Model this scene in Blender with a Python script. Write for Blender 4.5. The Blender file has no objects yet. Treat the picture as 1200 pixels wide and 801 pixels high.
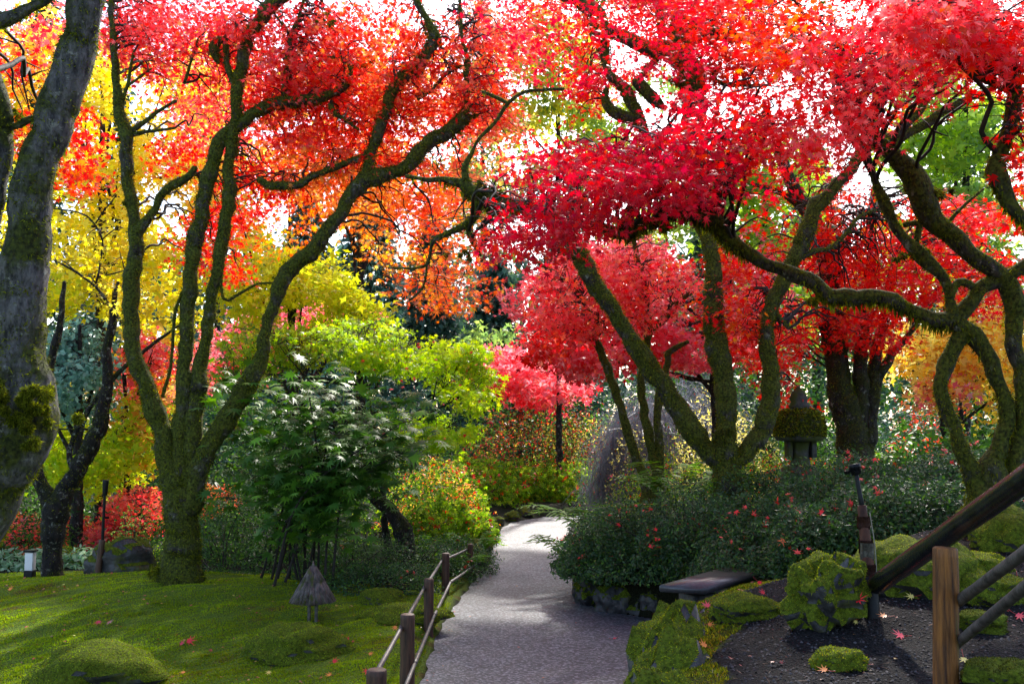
import bpy, math, random
import numpy as np
from mathutils import Vector

# ------------------------------------------------------------------ camera, light, exposure
W0, H0, F = 1200.0, 801.0, 1167.0
HC = 2.2
PITCH = math.atan(99.5 / F)
sc = bpy.context.scene
COL = sc.collection
cd = bpy.data.cameras.new('camera'); cd.sensor_width = 36; cd.lens = 36 * F / W0
cd.clip_start = 0.05; cd.clip_end = 2000
cam = bpy.data.objects.new('camera', cd); COL.objects.link(cam)
cam.location = (0, 0, HC); cam.rotation_euler = (math.pi / 2 + PITCH, 0, 0)
sc.camera = cam

SUN_EL, SUN_AZ = math.radians(42), math.radians(14)      # behind the scene, a little right
w = bpy.data.worlds.new('World'); sc.world = w; w.use_nodes = True
nt = w.node_tree; nt.nodes.clear()
sky = nt.nodes.new('ShaderNodeTexSky'); sky.sky_type = 'NISHITA'; sky.sun_disc = False
sky.sun_elevation = SUN_EL; sky.sun_rotation = SUN_AZ; sky.dust_density = 2.0; sky.air_density = 1.0; sky.ozone_density = 1.5
bg = nt.nodes.new('ShaderNodeBackground'); bg.inputs[1].default_value = 0.15
wo = nt.nodes.new('ShaderNodeOutputWorld')
nt.links.new(sky.outputs[0], bg.inputs[0]); nt.links.new(bg.outputs[0], wo.inputs[0])
sd = bpy.data.lights.new('sun', 'SUN'); sd.energy = 3.0; sd.angle = math.radians(2.5); sd.color = (1, .95, .86)
so = bpy.data.objects.new('sun', sd); COL.objects.link(so)
sv = Vector((math.sin(SUN_AZ) * math.cos(SUN_EL), math.cos(SUN_AZ) * math.cos(SUN_EL), math.sin(SUN_EL)))
so.rotation_euler = sv.to_track_quat('Z', 'Y').to_euler()
sc.view_settings.view_transform = 'Standard'; sc.view_settings.look = 'None'
sc.view_settings.gamma = 1; sc.view_settings.exposure = 1.58
cy = sc.cycles
cy.max_bounces = 8; cy.diffuse_bounces = 4; cy.glossy_bounces = 2; cy.transmission_bounces = 6; cy.transparent_max_bounces = 4
cy.use_denoising = True; cy.caustics_reflective = False; cy.caustics_refractive = False
cy.sample_clamp_indirect = 6

rng = np.random.default_rng(11)
random.seed(5)
cp, sp_ = math.cos(PITCH), math.sin(PITCH)

def P(px, py, d):
    """world point at forward distance d that the photograph shows at pixel px, py"""
    u = (px - 600.0) / F; v = -(py - 400.5) / F
    dy = cp - v * sp_; dz = sp_ + v * cp
    t = d / dy
    return np.array([u * t, d, HC + dz * t])

def G(px, py, z=0.0):
    """ground point at height z"""
    u = (px - 600.0) / F; v = -(py - 400.5) / F
    dy = cp - v * sp_; dz = sp_ + v * cp
    t = (z - HC) / dz
    return np.array([u * t, dy * t, z])

# ------------------------------------------------------------------ numpy mesh helpers
def lk(o, parent=None):
    COL.objects.link(o)
    if parent is not None: o.parent = parent
    return o

def mesh_np(name, v, faces, mat, parent=None, col=None, smooth=False):
    v = np.asarray(v, np.float32).reshape(-1, 3)
    q_ = parent
    while q_ is not None:
        v = v - np.array(q_.location, np.float32); q_ = q_.parent
    if not isinstance(faces, list): faces = [faces]
    faces = [np.asarray(f, np.int32) for f in faces if len(f)]
    me = bpy.data.meshes.new(name)
    me.vertices.add(len(v)); me.vertices.foreach_set('co', v.ravel())
    nl = sum(f.size for f in faces); npol = sum(len(f) for f in faces)
    me.loops.add(nl); me.loops.foreach_set('vertex_index', np.concatenate([f.ravel() for f in faces]))
    me.polygons.add(npol)
    ls, o = [], 0
    for f in faces:
        ls.append(o + np.arange(len(f)) * f.shape[1]); o += f.size
    me.polygons.foreach_set('loop_start', np.concatenate(ls).astype(np.int32))
    if smooth: me.polygons.foreach_set('use_smooth', np.ones(npol, bool))
    me.update(calc_edges=True)
    if col is not None:
        a = me.attributes.new('Col', 'FLOAT_COLOR', 'POINT')
        c = np.ones((len(v), 4), np.float32); c[:, :3] = col
        a.data.foreach_set('color', c.ravel())
    me.materials.append(mat)
    ob = bpy.data.objects.new(name, me)
    return lk(ob, parent)

def tag(o, label=None, cat=None, group=None, kind=None):
    if label: o['label'] = label
    if cat: o['category'] = cat
    if group: o['group'] = group
    if kind: o['kind'] = kind
    return o

def thing(name, loc, label, cat, group=None):
    o = bpy.data.objects.new(name, None); o.empty_display_size = .2
    o.location = tuple(float(t) for t in loc); lk(o)
    return tag(o, label, cat, group)

_ph = np.random.default_rng(3).uniform(0, 6.28, (8, 3, 3)); _dr = np.random.default_rng(4).normal(size=(8, 3, 3))
def noise(p, freq=1.0):
    """cheap smooth pseudo noise, about -1..1"""
    p = np.asarray(p) * freq; r = 0
    for i in range(3):
        for k in range(3):
            r = r + np.sin(p @ _dr[i, k] * (1.0 + .7 * k) + _ph[i, k, 0]) * np.sin(p @ _dr[i + 3, k] + _ph[i, k, 1])
    return r / 4.0

class Mesh:
    """collects vertices and faces for one object"""
    def __init__(s): s.v = []; s.f = {3: [], 4: []}; s.c = []; s.n = 0
    def add(s, v, f, col=None):
        v = np.asarray(v, float).reshape(-1, 3); f = np.asarray(f)
        s.v.append(v); s.f[f.shape[1]].append(f + s.n); s.n += len(v)
        c = np.ones((len(v), 3)) if col is None else np.broadcast_to(col, (len(v), 3))
        s.c.append(c)
    def add2(s, v, fs, col=None):
        v = np.asarray(v, float).reshape(-1, 3)
        for f in fs:
            f = np.asarray(f)
            if len(f): s.f[f.shape[1]].append(f + s.n)
        s.v.append(v); s.n += len(v)
        s.c.append(np.ones((len(v), 3)) if col is None else np.broadcast_to(col, (len(v), 3)))
    def build(s, name, mat, parent=None, smooth=False):
        fs = [np.concatenate(x) for x in s.f.values() if x]
        return mesh_np(name, np.concatenate(s.v), fs, mat, parent, np.concatenate(s.c), smooth)

# ------------------------------------------------------------------ materials
def newmat(name):
    m = bpy.data.materials.new(name); m.use_nodes = True
    n = m.node_tree.nodes; n.clear()
    return m, n, m.node_tree.links

def N(n, t, **k):
    x = n.new(t)
    for a, b in k.items(): setattr(x, a, b)
    return x

def leaf_mat(name, rough=.42, spec=.5, trans=.5, sat=1.15, boost=1.35):
    m, n, l = newmat(name)
    at = N(n, 'ShaderNodeAttribute', attribute_name='Col')
    pr = N(n, 'ShaderNodeBsdfPrincipled'); pr.inputs['Roughness'].default_value = rough
    pr.inputs['Specular IOR Level'].default_value = spec
    l.new(at.outputs['Color'], pr.inputs['Base Color'])
    hs = N(n, 'ShaderNodeHueSaturation'); hs.inputs['Saturation'].default_value = sat; hs.inputs['Value'].default_value = boost
    l.new(at.outputs['Color'], hs.inputs['Color'])
    tr = N(n, 'ShaderNodeBsdfTranslucent'); l.new(hs.outputs[0], tr.inputs['Color'])
    mx = N(n, 'ShaderNodeMixShader'); mx.inputs[0].default_value = trans
    l.new(pr.outputs[0], mx.inputs[1]); l.new(tr.outputs[0], mx.inputs[2])
    o = N(n, 'ShaderNodeOutputMaterial'); l.new(mx.outputs[0], o.inputs[0])
    return m

def surf_mat(name, c1, c2, scale=6, rough=.8, bump=.4, bscale=25, dist=.02, spec=.3, c3=None, s3=2.0, t3=.5, use_attr=False, detail=8, stretch=None, metallic=0, w3=.1, vor=None):
    """two-colour noise surface with an optional third colour in patches"""
    m, n, l = newmat(name)
    tc = N(n, 'ShaderNodeTexCoord'); co = tc.outputs['Object']
    if stretch:
        mp = N(n, 'ShaderNodeMapping'); mp.inputs['Scale'].default_value = stretch; l.new(co, mp.inputs[0]); co = mp.outputs[0]
    n1 = N(n, 'ShaderNodeTexNoise'); n1.inputs['Scale'].default_value = scale; n1.inputs['Detail'].default_value = detail; n1.inputs['Roughness'].default_value = .65
    l.new(co, n1.inputs['Vector'])
    r1 = N(n, 'ShaderNodeValToRGB'); r1.color_ramp.elements[0].position = .35; r1.color_ramp.elements[1].position = .65
    r1.color_ramp.elements[0].color = (*c1, 1); r1.color_ramp.elements[1].color = (*c2, 1)
    l.new(n1.outputs[0], r1.inputs[0]); out = r1.outputs[0]
    if c3:
        n3 = N(n, 'ShaderNodeTexNoise'); n3.inputs['Scale'].default_value = s3; n3.inputs['Detail'].default_value = 6; l.new(co, n3.inputs['Vector'])
        r3 = N(n, 'ShaderNodeValToRGB'); r3.color_ramp.elements[0].position = t3 - w3 / 2; r3.color_ramp.elements[1].position = t3 + w3 / 2
        l.new(n3.outputs[0], r3.inputs[0])
        mx = N(n, 'ShaderNodeMixRGB'); l.new(r3.outputs[0], mx.inputs[0]); l.new(out, mx.inputs[1]); mx.inputs[2].default_value = (*c3, 1); out = mx.outputs[0]
    if use_attr:
        at = N(n, 'ShaderNodeAttribute', attribute_name='Col')
        mm = N(n, 'ShaderNodeMixRGB', blend_type='MULTIPLY'); mm.inputs[0].default_value = 1
        l.new(out, mm.inputs[1]); l.new(at.outputs['Color'], mm.inputs[2]); out = mm.outputs[0]
    pr = N(n, 'ShaderNodeBsdfPrincipled'); pr.inputs['Roughness'].default_value = rough; pr.inputs['Metallic'].default_value = metallic
    pr.inputs['Specular IOR Level'].default_value = spec
    l.new(out, pr.inputs['Base Color'])
    nb = N(n, 'ShaderNodeTexNoise'); nb.inputs['Scale'].default_value = bscale; nb.inputs['Detail'].default_value = 6; l.new(co, nb.inputs['Vector'])
    hgt = nb.outputs[0]
    if vor:
        vo = N(n, 'ShaderNodeTexVoronoi'); vo.inputs['Scale'].default_value = vor; l.new(co, vo.inputs['Vector']); hgt = vo.outputs[0]
    bp = N(n, 'ShaderNodeBump'); bp.inputs['Strength'].default_value = bump; bp.inputs['Distance'].default_value = dist
    l.new(hgt, bp.inputs['Height']); l.new(bp.outputs[0], pr.inputs['Normal'])
    o = N(n, 'ShaderNodeOutputMaterial'); l.new(pr.outputs[0], o.inputs[0])
    return m

def bark_mat(name, c1, c2, moss, mossamt, rough=.85):
    """bark that is grown over with moss in patches and on its upper side"""
    m, n, l = newmat(name)
    tc = N(n, 'ShaderNodeTexCoord'); co = tc.outputs['Object']
    mp = N(n, 'ShaderNodeMapping'); mp.inputs['Scale'].default_value = (1, 1, .35); l.new(co, mp.inputs[0])
    n1 = N(n, 'ShaderNodeTexNoise'); n1.inputs['Scale'].default_value = 22; n1.inputs['Detail'].default_value = 10; n1.inputs['Roughness'].default_value = .7
    l.new(mp.outputs[0], n1.inputs['Vector'])
    r1 = N(n, 'ShaderNodeValToRGB'); r1.color_ramp.elements[0].position = .38; r1.color_ramp.elements[1].position = .62
    r1.color_ramp.elements[0].color = (*c1, 1); r1.color_ramp.elements[1].color = (*c2, 1); l.new(n1.outputs[0], r1.inputs[0])
    # lichen spots
    n2 = N(n, 'ShaderNodeTexNoise'); n2.inputs['Scale'].default_value = 14; n2.inputs['Detail'].default_value = 9; n2.inputs['Roughness'].default_value = .75; l.new(co, n2.inputs['Vector'])
    r2 = N(n, 'ShaderNodeValToRGB'); r2.color_ramp.elements[0].position = .56; r2.color_ramp.elements[1].position = .64; l.new(n2.outputs[0], r2.inputs[0])
    mx0 = N(n, 'ShaderNodeMixRGB'); l.new(r2.outputs[0], mx0.inputs[0]); l.new(r1.outputs[0], mx0.inputs[1]); mx0.inputs[2].default_value = (.3, .3, .25, 1)
    ge = N(n, 'ShaderNodeNewGeometry'); sx = N(n, 'ShaderNodeSeparateXYZ'); l.new(ge.outputs['Normal'], sx.inputs[0])
    n3 = N(n, 'ShaderNodeTexNoise'); n3.inputs['Scale'].default_value = 3.2; n3.inputs['Detail'].default_value = 8; n3.inputs['Roughness'].default_value = .65; l.new(co, n3.inputs['Vector'])
    ma = N(n, 'ShaderNodeMath', operation='MULTIPLY_ADD'); l.new(sx.outputs[2], ma.inputs[0]); ma.inputs[1].default_value = .22; l.new(n3.outputs[0], ma.inputs[2])
    r3 = N(n, 'ShaderNodeValToRGB'); r3.color_ramp.elements[0].position = 1 - mossamt - .06; r3.color_ramp.elements[1].position = 1 - mossamt + .06; l.new(ma.outputs[0], r3.inputs[0])
    n4 = N(n, 'ShaderNodeTexNoise'); n4.inputs['Scale'].default_value = 40; n4.inputs['Detail'].default_value = 5; l.new(co, n4.inputs['Vector'])
    r4 = N(n, 'ShaderNodeValToRGB'); r4.color_ramp.elements[0].position = .35; r4.color_ramp.elements[1].position = .68
    r4.color_ramp.elements[0].color = (moss[0] * .15, moss[1] * .15, moss[2] * .2, 1); r4.color_ramp.elements[1].color = (*moss, 1); l.new(n4.outputs[0], r4.inputs[0])
    mx = N(n, 'ShaderNodeMixRGB'); l.new(r3.outputs[0], mx.inputs[0]); l.new(mx0.outputs[0], mx.inputs[1]); l.new(r4.outputs[0], mx.inputs[2])
    pr = N(n, 'ShaderNodeBsdfPrincipled'); pr.inputs['Roughness'].default_value = rough; pr.inputs['Specular IOR Level'].default_value = .25
    l.new(mx.outputs[0], pr.inputs['Base Color'])
    bp = N(n, 'ShaderNodeBump'); bp.inputs['Strength'].default_value = 1; bp.inputs['Distance'].default_value = .045
    l.new(n1.outputs[0], bp.inputs['Height']); l.new(bp.outputs[0], pr.inputs['Normal'])
    o = N(n, 'ShaderNodeOutputMaterial'); l.new(pr.outputs[0], o.inputs[0])
    return m

M = {}
M['leaf'] = leaf_mat('maple_leaf', .4, .3, .6, 1.08, 1.35)
M['shrub_leaf'] = leaf_mat('shrub_leaf', .45, .35, .4, 1.05, 1.4)
M['leaf_gloss'] = leaf_mat('glossy_leaf', .48, .28, .3, 1.1, 1.5)
M['leaf_far'] = leaf_mat('far_leaf', .55, .12, .62, 1.05, 1.3)
M['needle'] = leaf_mat('needle_leaf', .5, .3, .25)
M['moss_blade'] = leaf_mat('moss_blade', .8, .1, .45, 1.1, 1.3)
M['bark'] = bark_mat('mossy_bark', (.006, .005, .004), (.04, .034, .028), (.05, .055, .008), .52)
M['bark_mossy'] = bark_mat('very_mossy_bark', (.008, .007, .006), (.085, .076, .066), (.11, .13, .012), .585)
M['bark_dark'] = bark_mat('dark_bark', (.004, .0035, .0035), (.03, .024, .022), (.035, .04, .007), .42)
M['bark_grey'] = bark_mat('grey_bark', (.025, .024, .026), (.17, .16, .16), (.075, .09, .010), .5)
M['twig'] = surf_mat('twig_bark', (.012, .009, .008), (.035, .028, .022), 30, .8, .3)
M['ground'] = None

# ------------------------------------------------------------------ ground
YE = [0, 4.26, 5.35, 6.2, 6.9, 7.6, 8.3, 9.0, 10, 10.9, 11.5, 11.8, 12.2, 12.8, 14.3, 16.6, 18.3, 21.4, 23.4, 23.8, 25.1, 25.3, 400]
XE = [.3, .53, .69, .95, 1.43, 1.97, 2.5, 2.6, 2.6, 2.35, 1.9, 1.5, 1.12, .86, .9, .86, .93, 1.2, 1.6, 7, 7, 3, 3]
YL = [0, 8.5, 9.5, 10.9, 12.5, 14.9, 16.6, 19, 21.4, 23.3, 24.7, 25.3, 400]
XL = [-.9, -.77, -.79, -.79, -.7, -.51, -.43, -.36, -.31, 0, .8, 3, 3]
def sst(t): t = np.clip(t, 0, 1); return t * t * (3 - 2 * t)
def height(x, y):
    x = np.asarray(x, float); y = np.asarray(y, float)
    xe = np.interp(y, YE, XE); xl = np.interp(y, YL, XL)
    p3 = np.stack([x, y, x * 0], -1)
    nz = .022 * noise(p3, 3.1) + .03 * noise(p3, .9) + .008 * noise(p3, 9.5)
    # left: low mossy lawn rising to a mound under the maple
    tl = xl - x
    m = .36 * np.exp(-((x + 4.5) / 3.3) ** 2 - ((y - 12.0) / 2.4) ** 2)
    zl = (.03 + m + nz * 1.3) * sst(tl / .25 + .1) * 1.0
    zl = zl + .25 * sst((y - 15) / 10) * sst(tl / 1.5)
    # right: raised bed near, sloping bank beyond
    tr = x - xe
    edge = np.interp(y, [0, 7.4, 9, 11.5, 14, 30], [1.1, 1.1, .9, .42, .34, .12])
    top = np.interp(y, [0, 4.6, 7.5, 9, 10.5, 16, 24, 60], [1.12, 1.14, 1.5, 1.45, 1.1, .95, .6, .5])
    zr = edge + (top - edge) * sst((tr - .1) / 1.5) + nz * 1.2
    zr = zr * sst(tr / .14)
    z = np.where(tr > 0, zr, np.where(tl > 0, zl, -.02))
    return z

def axis(segs):
    a = [np.arange(s, e, st) for s, e, st in segs]; return np.concatenate(a + [[segs[-1][1]]])
gx = axis([(-400, -60, 40), (-60, -12, 3), (-12, -7, .3), (-7, 6, .06), (6, 12, .3), (12, 60, 3), (60, 400, 40)])
gy = axis([(-60, 0, 6), (0, 3.5, .3), (3.5, 14, .06), (14, 27, .15), (27, 60, 3), (60, 700, 40)])
X, Y = np.meshgrid(gx, gy); Z = height(X, Y)
# mask colours: moss left, gravel and moss right, leaf mould elsewhere
def moss_right(x, y):
    tr = x - np.interp(y, YE, XE)
    p3 = np.stack([x, y, x * 0], -1)
    nn = noise(p3, 1.7) * .5 + noise(p3, 4.0) * .25
    near = np.interp(y, [3.5, 5.2, 6.5, 7.6, 8.4], [.34, .38, .32, .75, .6])
    return (tr > 0) & (tr + nn * .32 < near)
tl = np.interp(Y, YL, XL) - X; tr = X - np.interp(Y, YE, XE)
colr = np.zeros(X.shape + (3,)); colr[:] = (.012, .013, .006)
p3 = np.stack([X, Y, X * 0], -1); nn = noise(p3, 1.3) * .5 + noise(p3, 5) * .3
mossc = np.where((nn > .25)[..., None], np.array([.085, .075, .014]), np.array([.085, .13, .012]))
lm = (tl > .03) & (Y < 14.5); colr[lm] = mossc[lm]
rm = (tr > 0) & (Y < 9); colr[rm] = (.011, .010, .0105)
mr = moss_right(X, Y) & (Y < 9); colr[mr] = (.05, .058, .008)
far = Y > 30; colr[far] = (.05, .08, .02)
nx, ny = len(gx), len(gy)
i = np.arange(nx * ny).reshape(ny, nx)
q = np.stack([i[:-1, :-1], i[:-1, 1:], i[1:, 1:], i[1:, :-1]], -1).reshape(-1, 4)
m, n, l = newmat('ground_cover')
at = N(n, 'ShaderNodeAttribute', attribute_name='Col'); tc = N(n, 'ShaderNodeTexCoord')
n1 = N(n, 'ShaderNodeTexNoise'); n1.inputs['Scale'].default_value = 60; n1.inputs['Detail'].default_value = 8; l.new(tc.outputs['Object'], n1.inputs['Vector'])
r1 = N(n, 'ShaderNodeValToRGB'); r1.color_ramp.elements[0].position = .3; r1.color_ramp.elements[0].color = (.35, .35, .35, 1); r1.color_ramp.elements[1].position = .7; r1.color_ramp.elements[1].color = (1.6, 1.6, 1.6, 1)
l.new(n1.outputs[0], r1.inputs[0])
mm = N(n, 'ShaderNodeMixRGB', blend_type='MULTIPLY'); mm.inputs[0].default_value = 1; l.new(at.outputs['Color'], mm.inputs[1]); l.new(r1.outputs[0], mm.inputs[2])
pr = N(n, 'ShaderNodeBsdfPrincipled'); pr.inputs['Roughness'].default_value = .9; pr.inputs['Specular IOR Level'].default_value = .1; l.new(mm.outputs[0], pr.inputs['Base Color'])
vo = N(n, 'ShaderNodeTexVoronoi'); vo.inputs['Scale'].default_value = 75; l.new(tc.outputs['Object'], vo.inputs['Vector'])
bp = N(n, 'ShaderNodeBump'); bp.inputs['Strength'].default_value = .9; bp.inputs['Distance'].default_value = .012; l.new(vo.outputs[0], bp.inputs['Height']); l.new(bp.outputs[0], pr.inputs['Normal'])
oo = N(n, 'ShaderNodeOutputMaterial'); l.new(pr.outputs[0], oo.inputs[0])
g = mesh_np('ground', np.stack([X, Y, Z], -1), q, m, None, colr.reshape(-1, 3), True); tag(g, kind='structure')

# path -------------------------------------------------------------
ys = np.concatenate([np.arange(0, 23.2, .15), np.arange(23.2, 25.2, .1)])
rows = []
for y in ys:
    a = np.interp(y, YL, XL); b = np.interp(y, YE, XE)
    a += .018 * math.sin(y * 7) + .01 * math.sin(y * 17)
    for t in np.linspace(0, 1, 9): rows.append((a + (b + .06 - a) * t, y, .006))
k = np.arange(len(rows)).reshape(-1, 9)
q = np.stack([k[:-1, :-1], k[:-1, 1:], k[1:, 1:], k[1:, :-1]], -1).reshape(-1, 4)
m, n, l = newmat('exposed_aggregate')
tc = N(n, 'ShaderNodeTexCoord'); vo = N(n, 'ShaderNodeTexVoronoi'); vo.inputs['Scale'].default_value = 48; l.new(tc.outputs['Object'], vo.inputs['Vector'])
sx = N(n, 'ShaderNodeSeparateXYZ'); l.new(vo.outputs['Color'], sx.inputs[0])
r1 = N(n, 'ShaderNodeValToRGB'); r1.color_ramp.elements[0].color = (.02, .022, .028, 1); r1.color_ramp.elements[1].color = (.24, .25, .29, 1)
e = r1.color_ramp.elements.new(.6); e.color = (.062, .067, .08, 1)
l.new(sx.outputs[0], r1.inputs[0])
n1 = N(n, 'ShaderNodeTexNoise'); n1.inputs['Scale'].default_value = 1.1; n1.inputs['Detail'].default_value = 7; l.new(tc.outputs['Object'], n1.inputs['Vector'])
r2 = N(n, 'ShaderNodeValToRGB'); r2.color_ramp.elements[0].position = .3; r2.color_ramp.elements[0].color = (.72, .72, .72, 1); r2.color_ramp.elements[1].position = .7; l.new(n1.outputs[0], r2.inputs[0])
mm = N(n, 'ShaderNodeMixRGB', blend_type='MULTIPLY'); mm.inputs[0].default_value = 1; l.new(r1.outputs[0], mm.inputs[1]); l.new(r2.outputs[0], mm.inputs[2])
# expansion joints every 4.3 m
sxy = N(n, 'ShaderNodeSeparateXYZ'); l.new(tc.outputs['Object'], sxy.inputs[0])
md = N(n, 'ShaderNodeMath', operation='PINGPONG'); l.new(sxy.outputs[1], md.inputs[0]); md.inputs[1].default_value = 2.16
lt = N(n, 'ShaderNodeMath', operation='LESS_THAN'); l.new(md.outputs[0], lt.inputs[0]); lt.inputs[1].default_value = .012
mj = N(n, 'ShaderNodeMixRGB'); l.new(lt.outputs[0], mj.inputs[0]); l.new(mm.outputs[0], mj.inputs[1]); mj.inputs[2].default_value = (.02, .02, .02, 1)
pr = N(n, 'ShaderNodeBsdfPrincipled'); l.new(mj.outputs[0], pr.inputs['Base Color']); pr.inputs['Specular IOR Level'].default_value = .6
r3 = N(n, 'ShaderNodeMapRange'); r3.inputs[3].default_value = .75; r3.inputs[4].default_value = .55; l.new(n1.outputs[0], r3.inputs[0]); l.new(r3.outputs[0], pr.inputs['Roughness'])
bp = N(n, 'ShaderNodeBump'); bp.inputs['Strength'].default_value = .5; bp.inputs['Distance'].default_value = .006; l.new(vo.outputs[0], bp.inputs['Height']); l.new(bp.outputs[0], pr.inputs['Normal'])
oo = N(n, 'ShaderNodeOutputMaterial'); l.new(pr.outputs[0], oo.inputs[0])
pth = mesh_np('path', rows, q, m); tag(pth, kind='structure')

# ------------------------------------------------------------------ leaves
def star(nl, spread, lens, notch, width=.1):
    """lobed leaf outline in xy plane, base at origin, pointing +y; centre at (0,.28)"""
    c = np.array([0, .32]); ang = np.linspace(-spread, spread, nl); pts = [np.array([0, 0.])]
    for k in range(nl):
        a = ang[k]; pts.append(c + lens[k] * np.array([math.sin(a), math.cos(a)]))
        if k < nl - 1:
            b = (ang[k] + ang[k + 1]) / 2; pts.append(c + notch * np.array([math.sin(b), math.cos(b)]))
    pts = np.array(pts); v = np.zeros((len(pts) + 1, 3)); v[0, :2] = c; v[1:, :2] = pts
    r = np.linalg.norm(v[:, :2] - c, axis=1); v[:, 2] = -.22 * r ** 2; v[0, 2] = .04
    nn_ = len(pts); f = [(0, 1 + (j + 1) % nn_, 1 + j) for j in range(nn_)]
    v[:, :2] -= c
    return v, np.array(f)
STAR7 = star(7, 2.25, [.42, .68, .9, 1., .9, .68, .42], .24)
STAR5 = star(5, 1.9, [.6, .92, 1.0, .92, .6], .26)
BIG7 = star(9, 2.3, [.75, .9, 1, 1.05, 1.1, 1.05, 1, .9, .75], .34)
KITE = (np.array([[0, -.5, 0], [.3, 0, .08], [0, .6, -.05], [-.3, 0, .08]]), np.array([[0, 1, 2, 3]]))
OVAL = (np.array([[0, -.6, 0], [.28, -.15, .06], [.2, .35, .04], [0, .7, -.06], [-.2, .35, .04], [-.28, -.15, .06]]), np.array([[0, 1, 2, 3], [3, 4, 5, 0]]))
TRI3 = (np.array([[0, -.5, 0], [.75, .1, -.05], [.22, .2, .03], [0, .85, -.08], [-.22, .2, .03], [-.75, .1, -.05]]), np.array([[0, 1, 2, 3], [3, 4, 5, 0]]))
BLADE = (np.array([[-.14, 0, 0], [.14, 0, 0], [0, 1, 0]]), np.array([[0, 1, 2]]))
NEEDLE = (np.array([[-.12, -.5, 0], [.12, -.5, 0], [.16, .3, 0], [0, .7, -.05], [-.16, .3, 0]]), None)

def unit(a): return a / (np.linalg.norm(a, axis=-1, keepdims=True) + 1e-9)

def scatter(me, pos, nrm, yd, size, tmpl, col):
    """copies of a leaf template: normal nrm, tip direction yd"""
    nrm = unit(nrm); yd = yd - (yd * nrm).sum(-1, keepdims=True) * nrm; yd = unit(yd); xd = np.cross(yd, nrm)
    tv, tf = tmpl; n_ = len(pos); size = np.broadcast_to(size, (n_,))
    v = pos[:, None, :] + size[:, None, None] * (tv[None, :, 0:1] * xd[:, None] + tv[None, :, 1:2] * yd[:, None] + tv[None, :, 2:3] * nrm[:, None])
    f = (tf[None] + (np.arange(n_) * len(tv))[:, None, None]).reshape(-1, tf.shape[1])
    c = np.repeat(col, len(tv), axis=0)
    me.add(v.reshape(-1, 3), f, c)

PAL = {
 'crimson': [((.60, .012, .03), 3), ((.66, .02, .04), 2), ((.38, .012, .04), 2), ((.74, .05, .08), 1)],
 'red': [((.78, .026, .024), 4), ((.62, .015, .02), 2), ((.85, .08, .06), 1.5), ((.82, .14, .04), .4)],
 'pinkred': [((.82, .11, .13), 3), ((.85, .05, .06), 3), ((.87, .24, .24), 1.5), ((.9, .3, .14), .5)],
 'pink': [((.82, .2, .25), 3), ((.85, .1, .14), 3), ((.87, .42, .42), 1.5)],
 'coral': [((.86, .14, .09), 3), ((.9, .26, .12), 2), ((.82, .06, .06), 2), ((.85, .4, .1), .6)],
 'orange': [((.88, .2, .03), 3), ((.85, .09, .03), 2.5), ((.88, .4, .06), 1.5), ((.8, .5, .05), .6)],
 'peach': [((.9, .45, .12), 3), ((.9, .6, .12), 2), ((.88, .25, .07), 2)],
 'yellow': [((.86, .70, .04), 4), ((.9, .8, .16), 3), ((.66, .62, .04), 2), ((.88, .55, .06), 1)],
 'yelloworange': [((.9, .6, .07), 3), ((.9, .75, .2), 3), ((.88, .42, .06), 1.5)],
 'yellowgreen': [((.6, .66, .04), 3), ((.78, .72, .05), 2), ((.38, .5, .04), 2)],
 'lime': [((.42, .6, .03), 3), ((.55, .68, .06), 2), ((.26, .44, .03), 1.5)],
 'green': [((.07, .17, .02), 3), ((.12, .25, .03), 2), ((.04, .1, .015), 2)],
 'dark': [((.035, .09, .02), 3), ((.06, .14, .025), 2), ((.02, .05, .012), 2)],
 'fatsia': [((.05, .13, .02), 3), ((.08, .19, .025), 2), ((.15, .32, .03), 1)],
 'evergreen': [((.045, .10, .04), 3), ((.08, .15, .06), 2), ((.03, .07, .03), 2)],
 'blue': [((.22, .42, .33), 3), ((.34, .55, .46), 2), ((.10, .22, .17), 2)],
 'conifer': [((.05, .10, .07), 3), ((.08, .15, .10), 2), ((.03, .07, .05), 2)],
 'palegreen': [((.25, .38, .08), 3), ((.35, .45, .1), 2), ((.15, .28, .08), 2)],
 'azalea': [((.2, .36, .02), 3), ((.36, .48, .04), 2), ((.09, .18, .015), 2), ((.7, .06, .03), .35)],
 'spindle': [((.06, .09, .018), 3), ((.12, .20, .03), 2), ((.75, .62, .1), 1.8), ((.7, .05, .02), .5), ((.2, .03, .02), 1)],
 'redbrown': [((.45, .07, .06), 3), ((.7, .1, .06), 2), ((.3, .12, .05), 2)],
 'paleyellow': [((.75, .65, .2), 3), ((.8, .72, .35), 1), ((.55, .5, .1), 1)],
 'hosta': [((.35, .5, .3), 2), ((.5, .62, .42), 2), ((.15, .3, .12), 1)],
 'moss': [((.12, .14, .010), 3), ((.22, .24, .018), 2), ((.05, .06, .008), 2)],
 'moss_dark': [((.07, .085, .012), 3), ((.14, .15, .018), 1.5), ((.035, .04, .01), 2)],
 'fern': [((.10, .24, .015), 3), ((.16, .34, .02), 2)],
}
def pick(pal, n_, var=.18, r=None):
    r = r or rng
    if isinstance(pal, str): pal = {pal: 1}
    ks = list(pal); ch = r.choice(len(ks), n_, p=np.array([pal[k] for k in ks], float) / sum(pal.values()))
    out = np.zeros((n_, 3))
    for i_, kname in enumerate(ks):
        cs = PAL[kname]; w_ = np.array([c[1] for c in cs], float); sel = ch == i_
        out[sel] = np.array([c[0] for c in cs])[r.choice(len(cs), sel.sum(), p=w_ / w_.sum())]
    return np.clip(out * (1 + var * r.normal(size=(n_, 1))), .004, .93)

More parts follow.
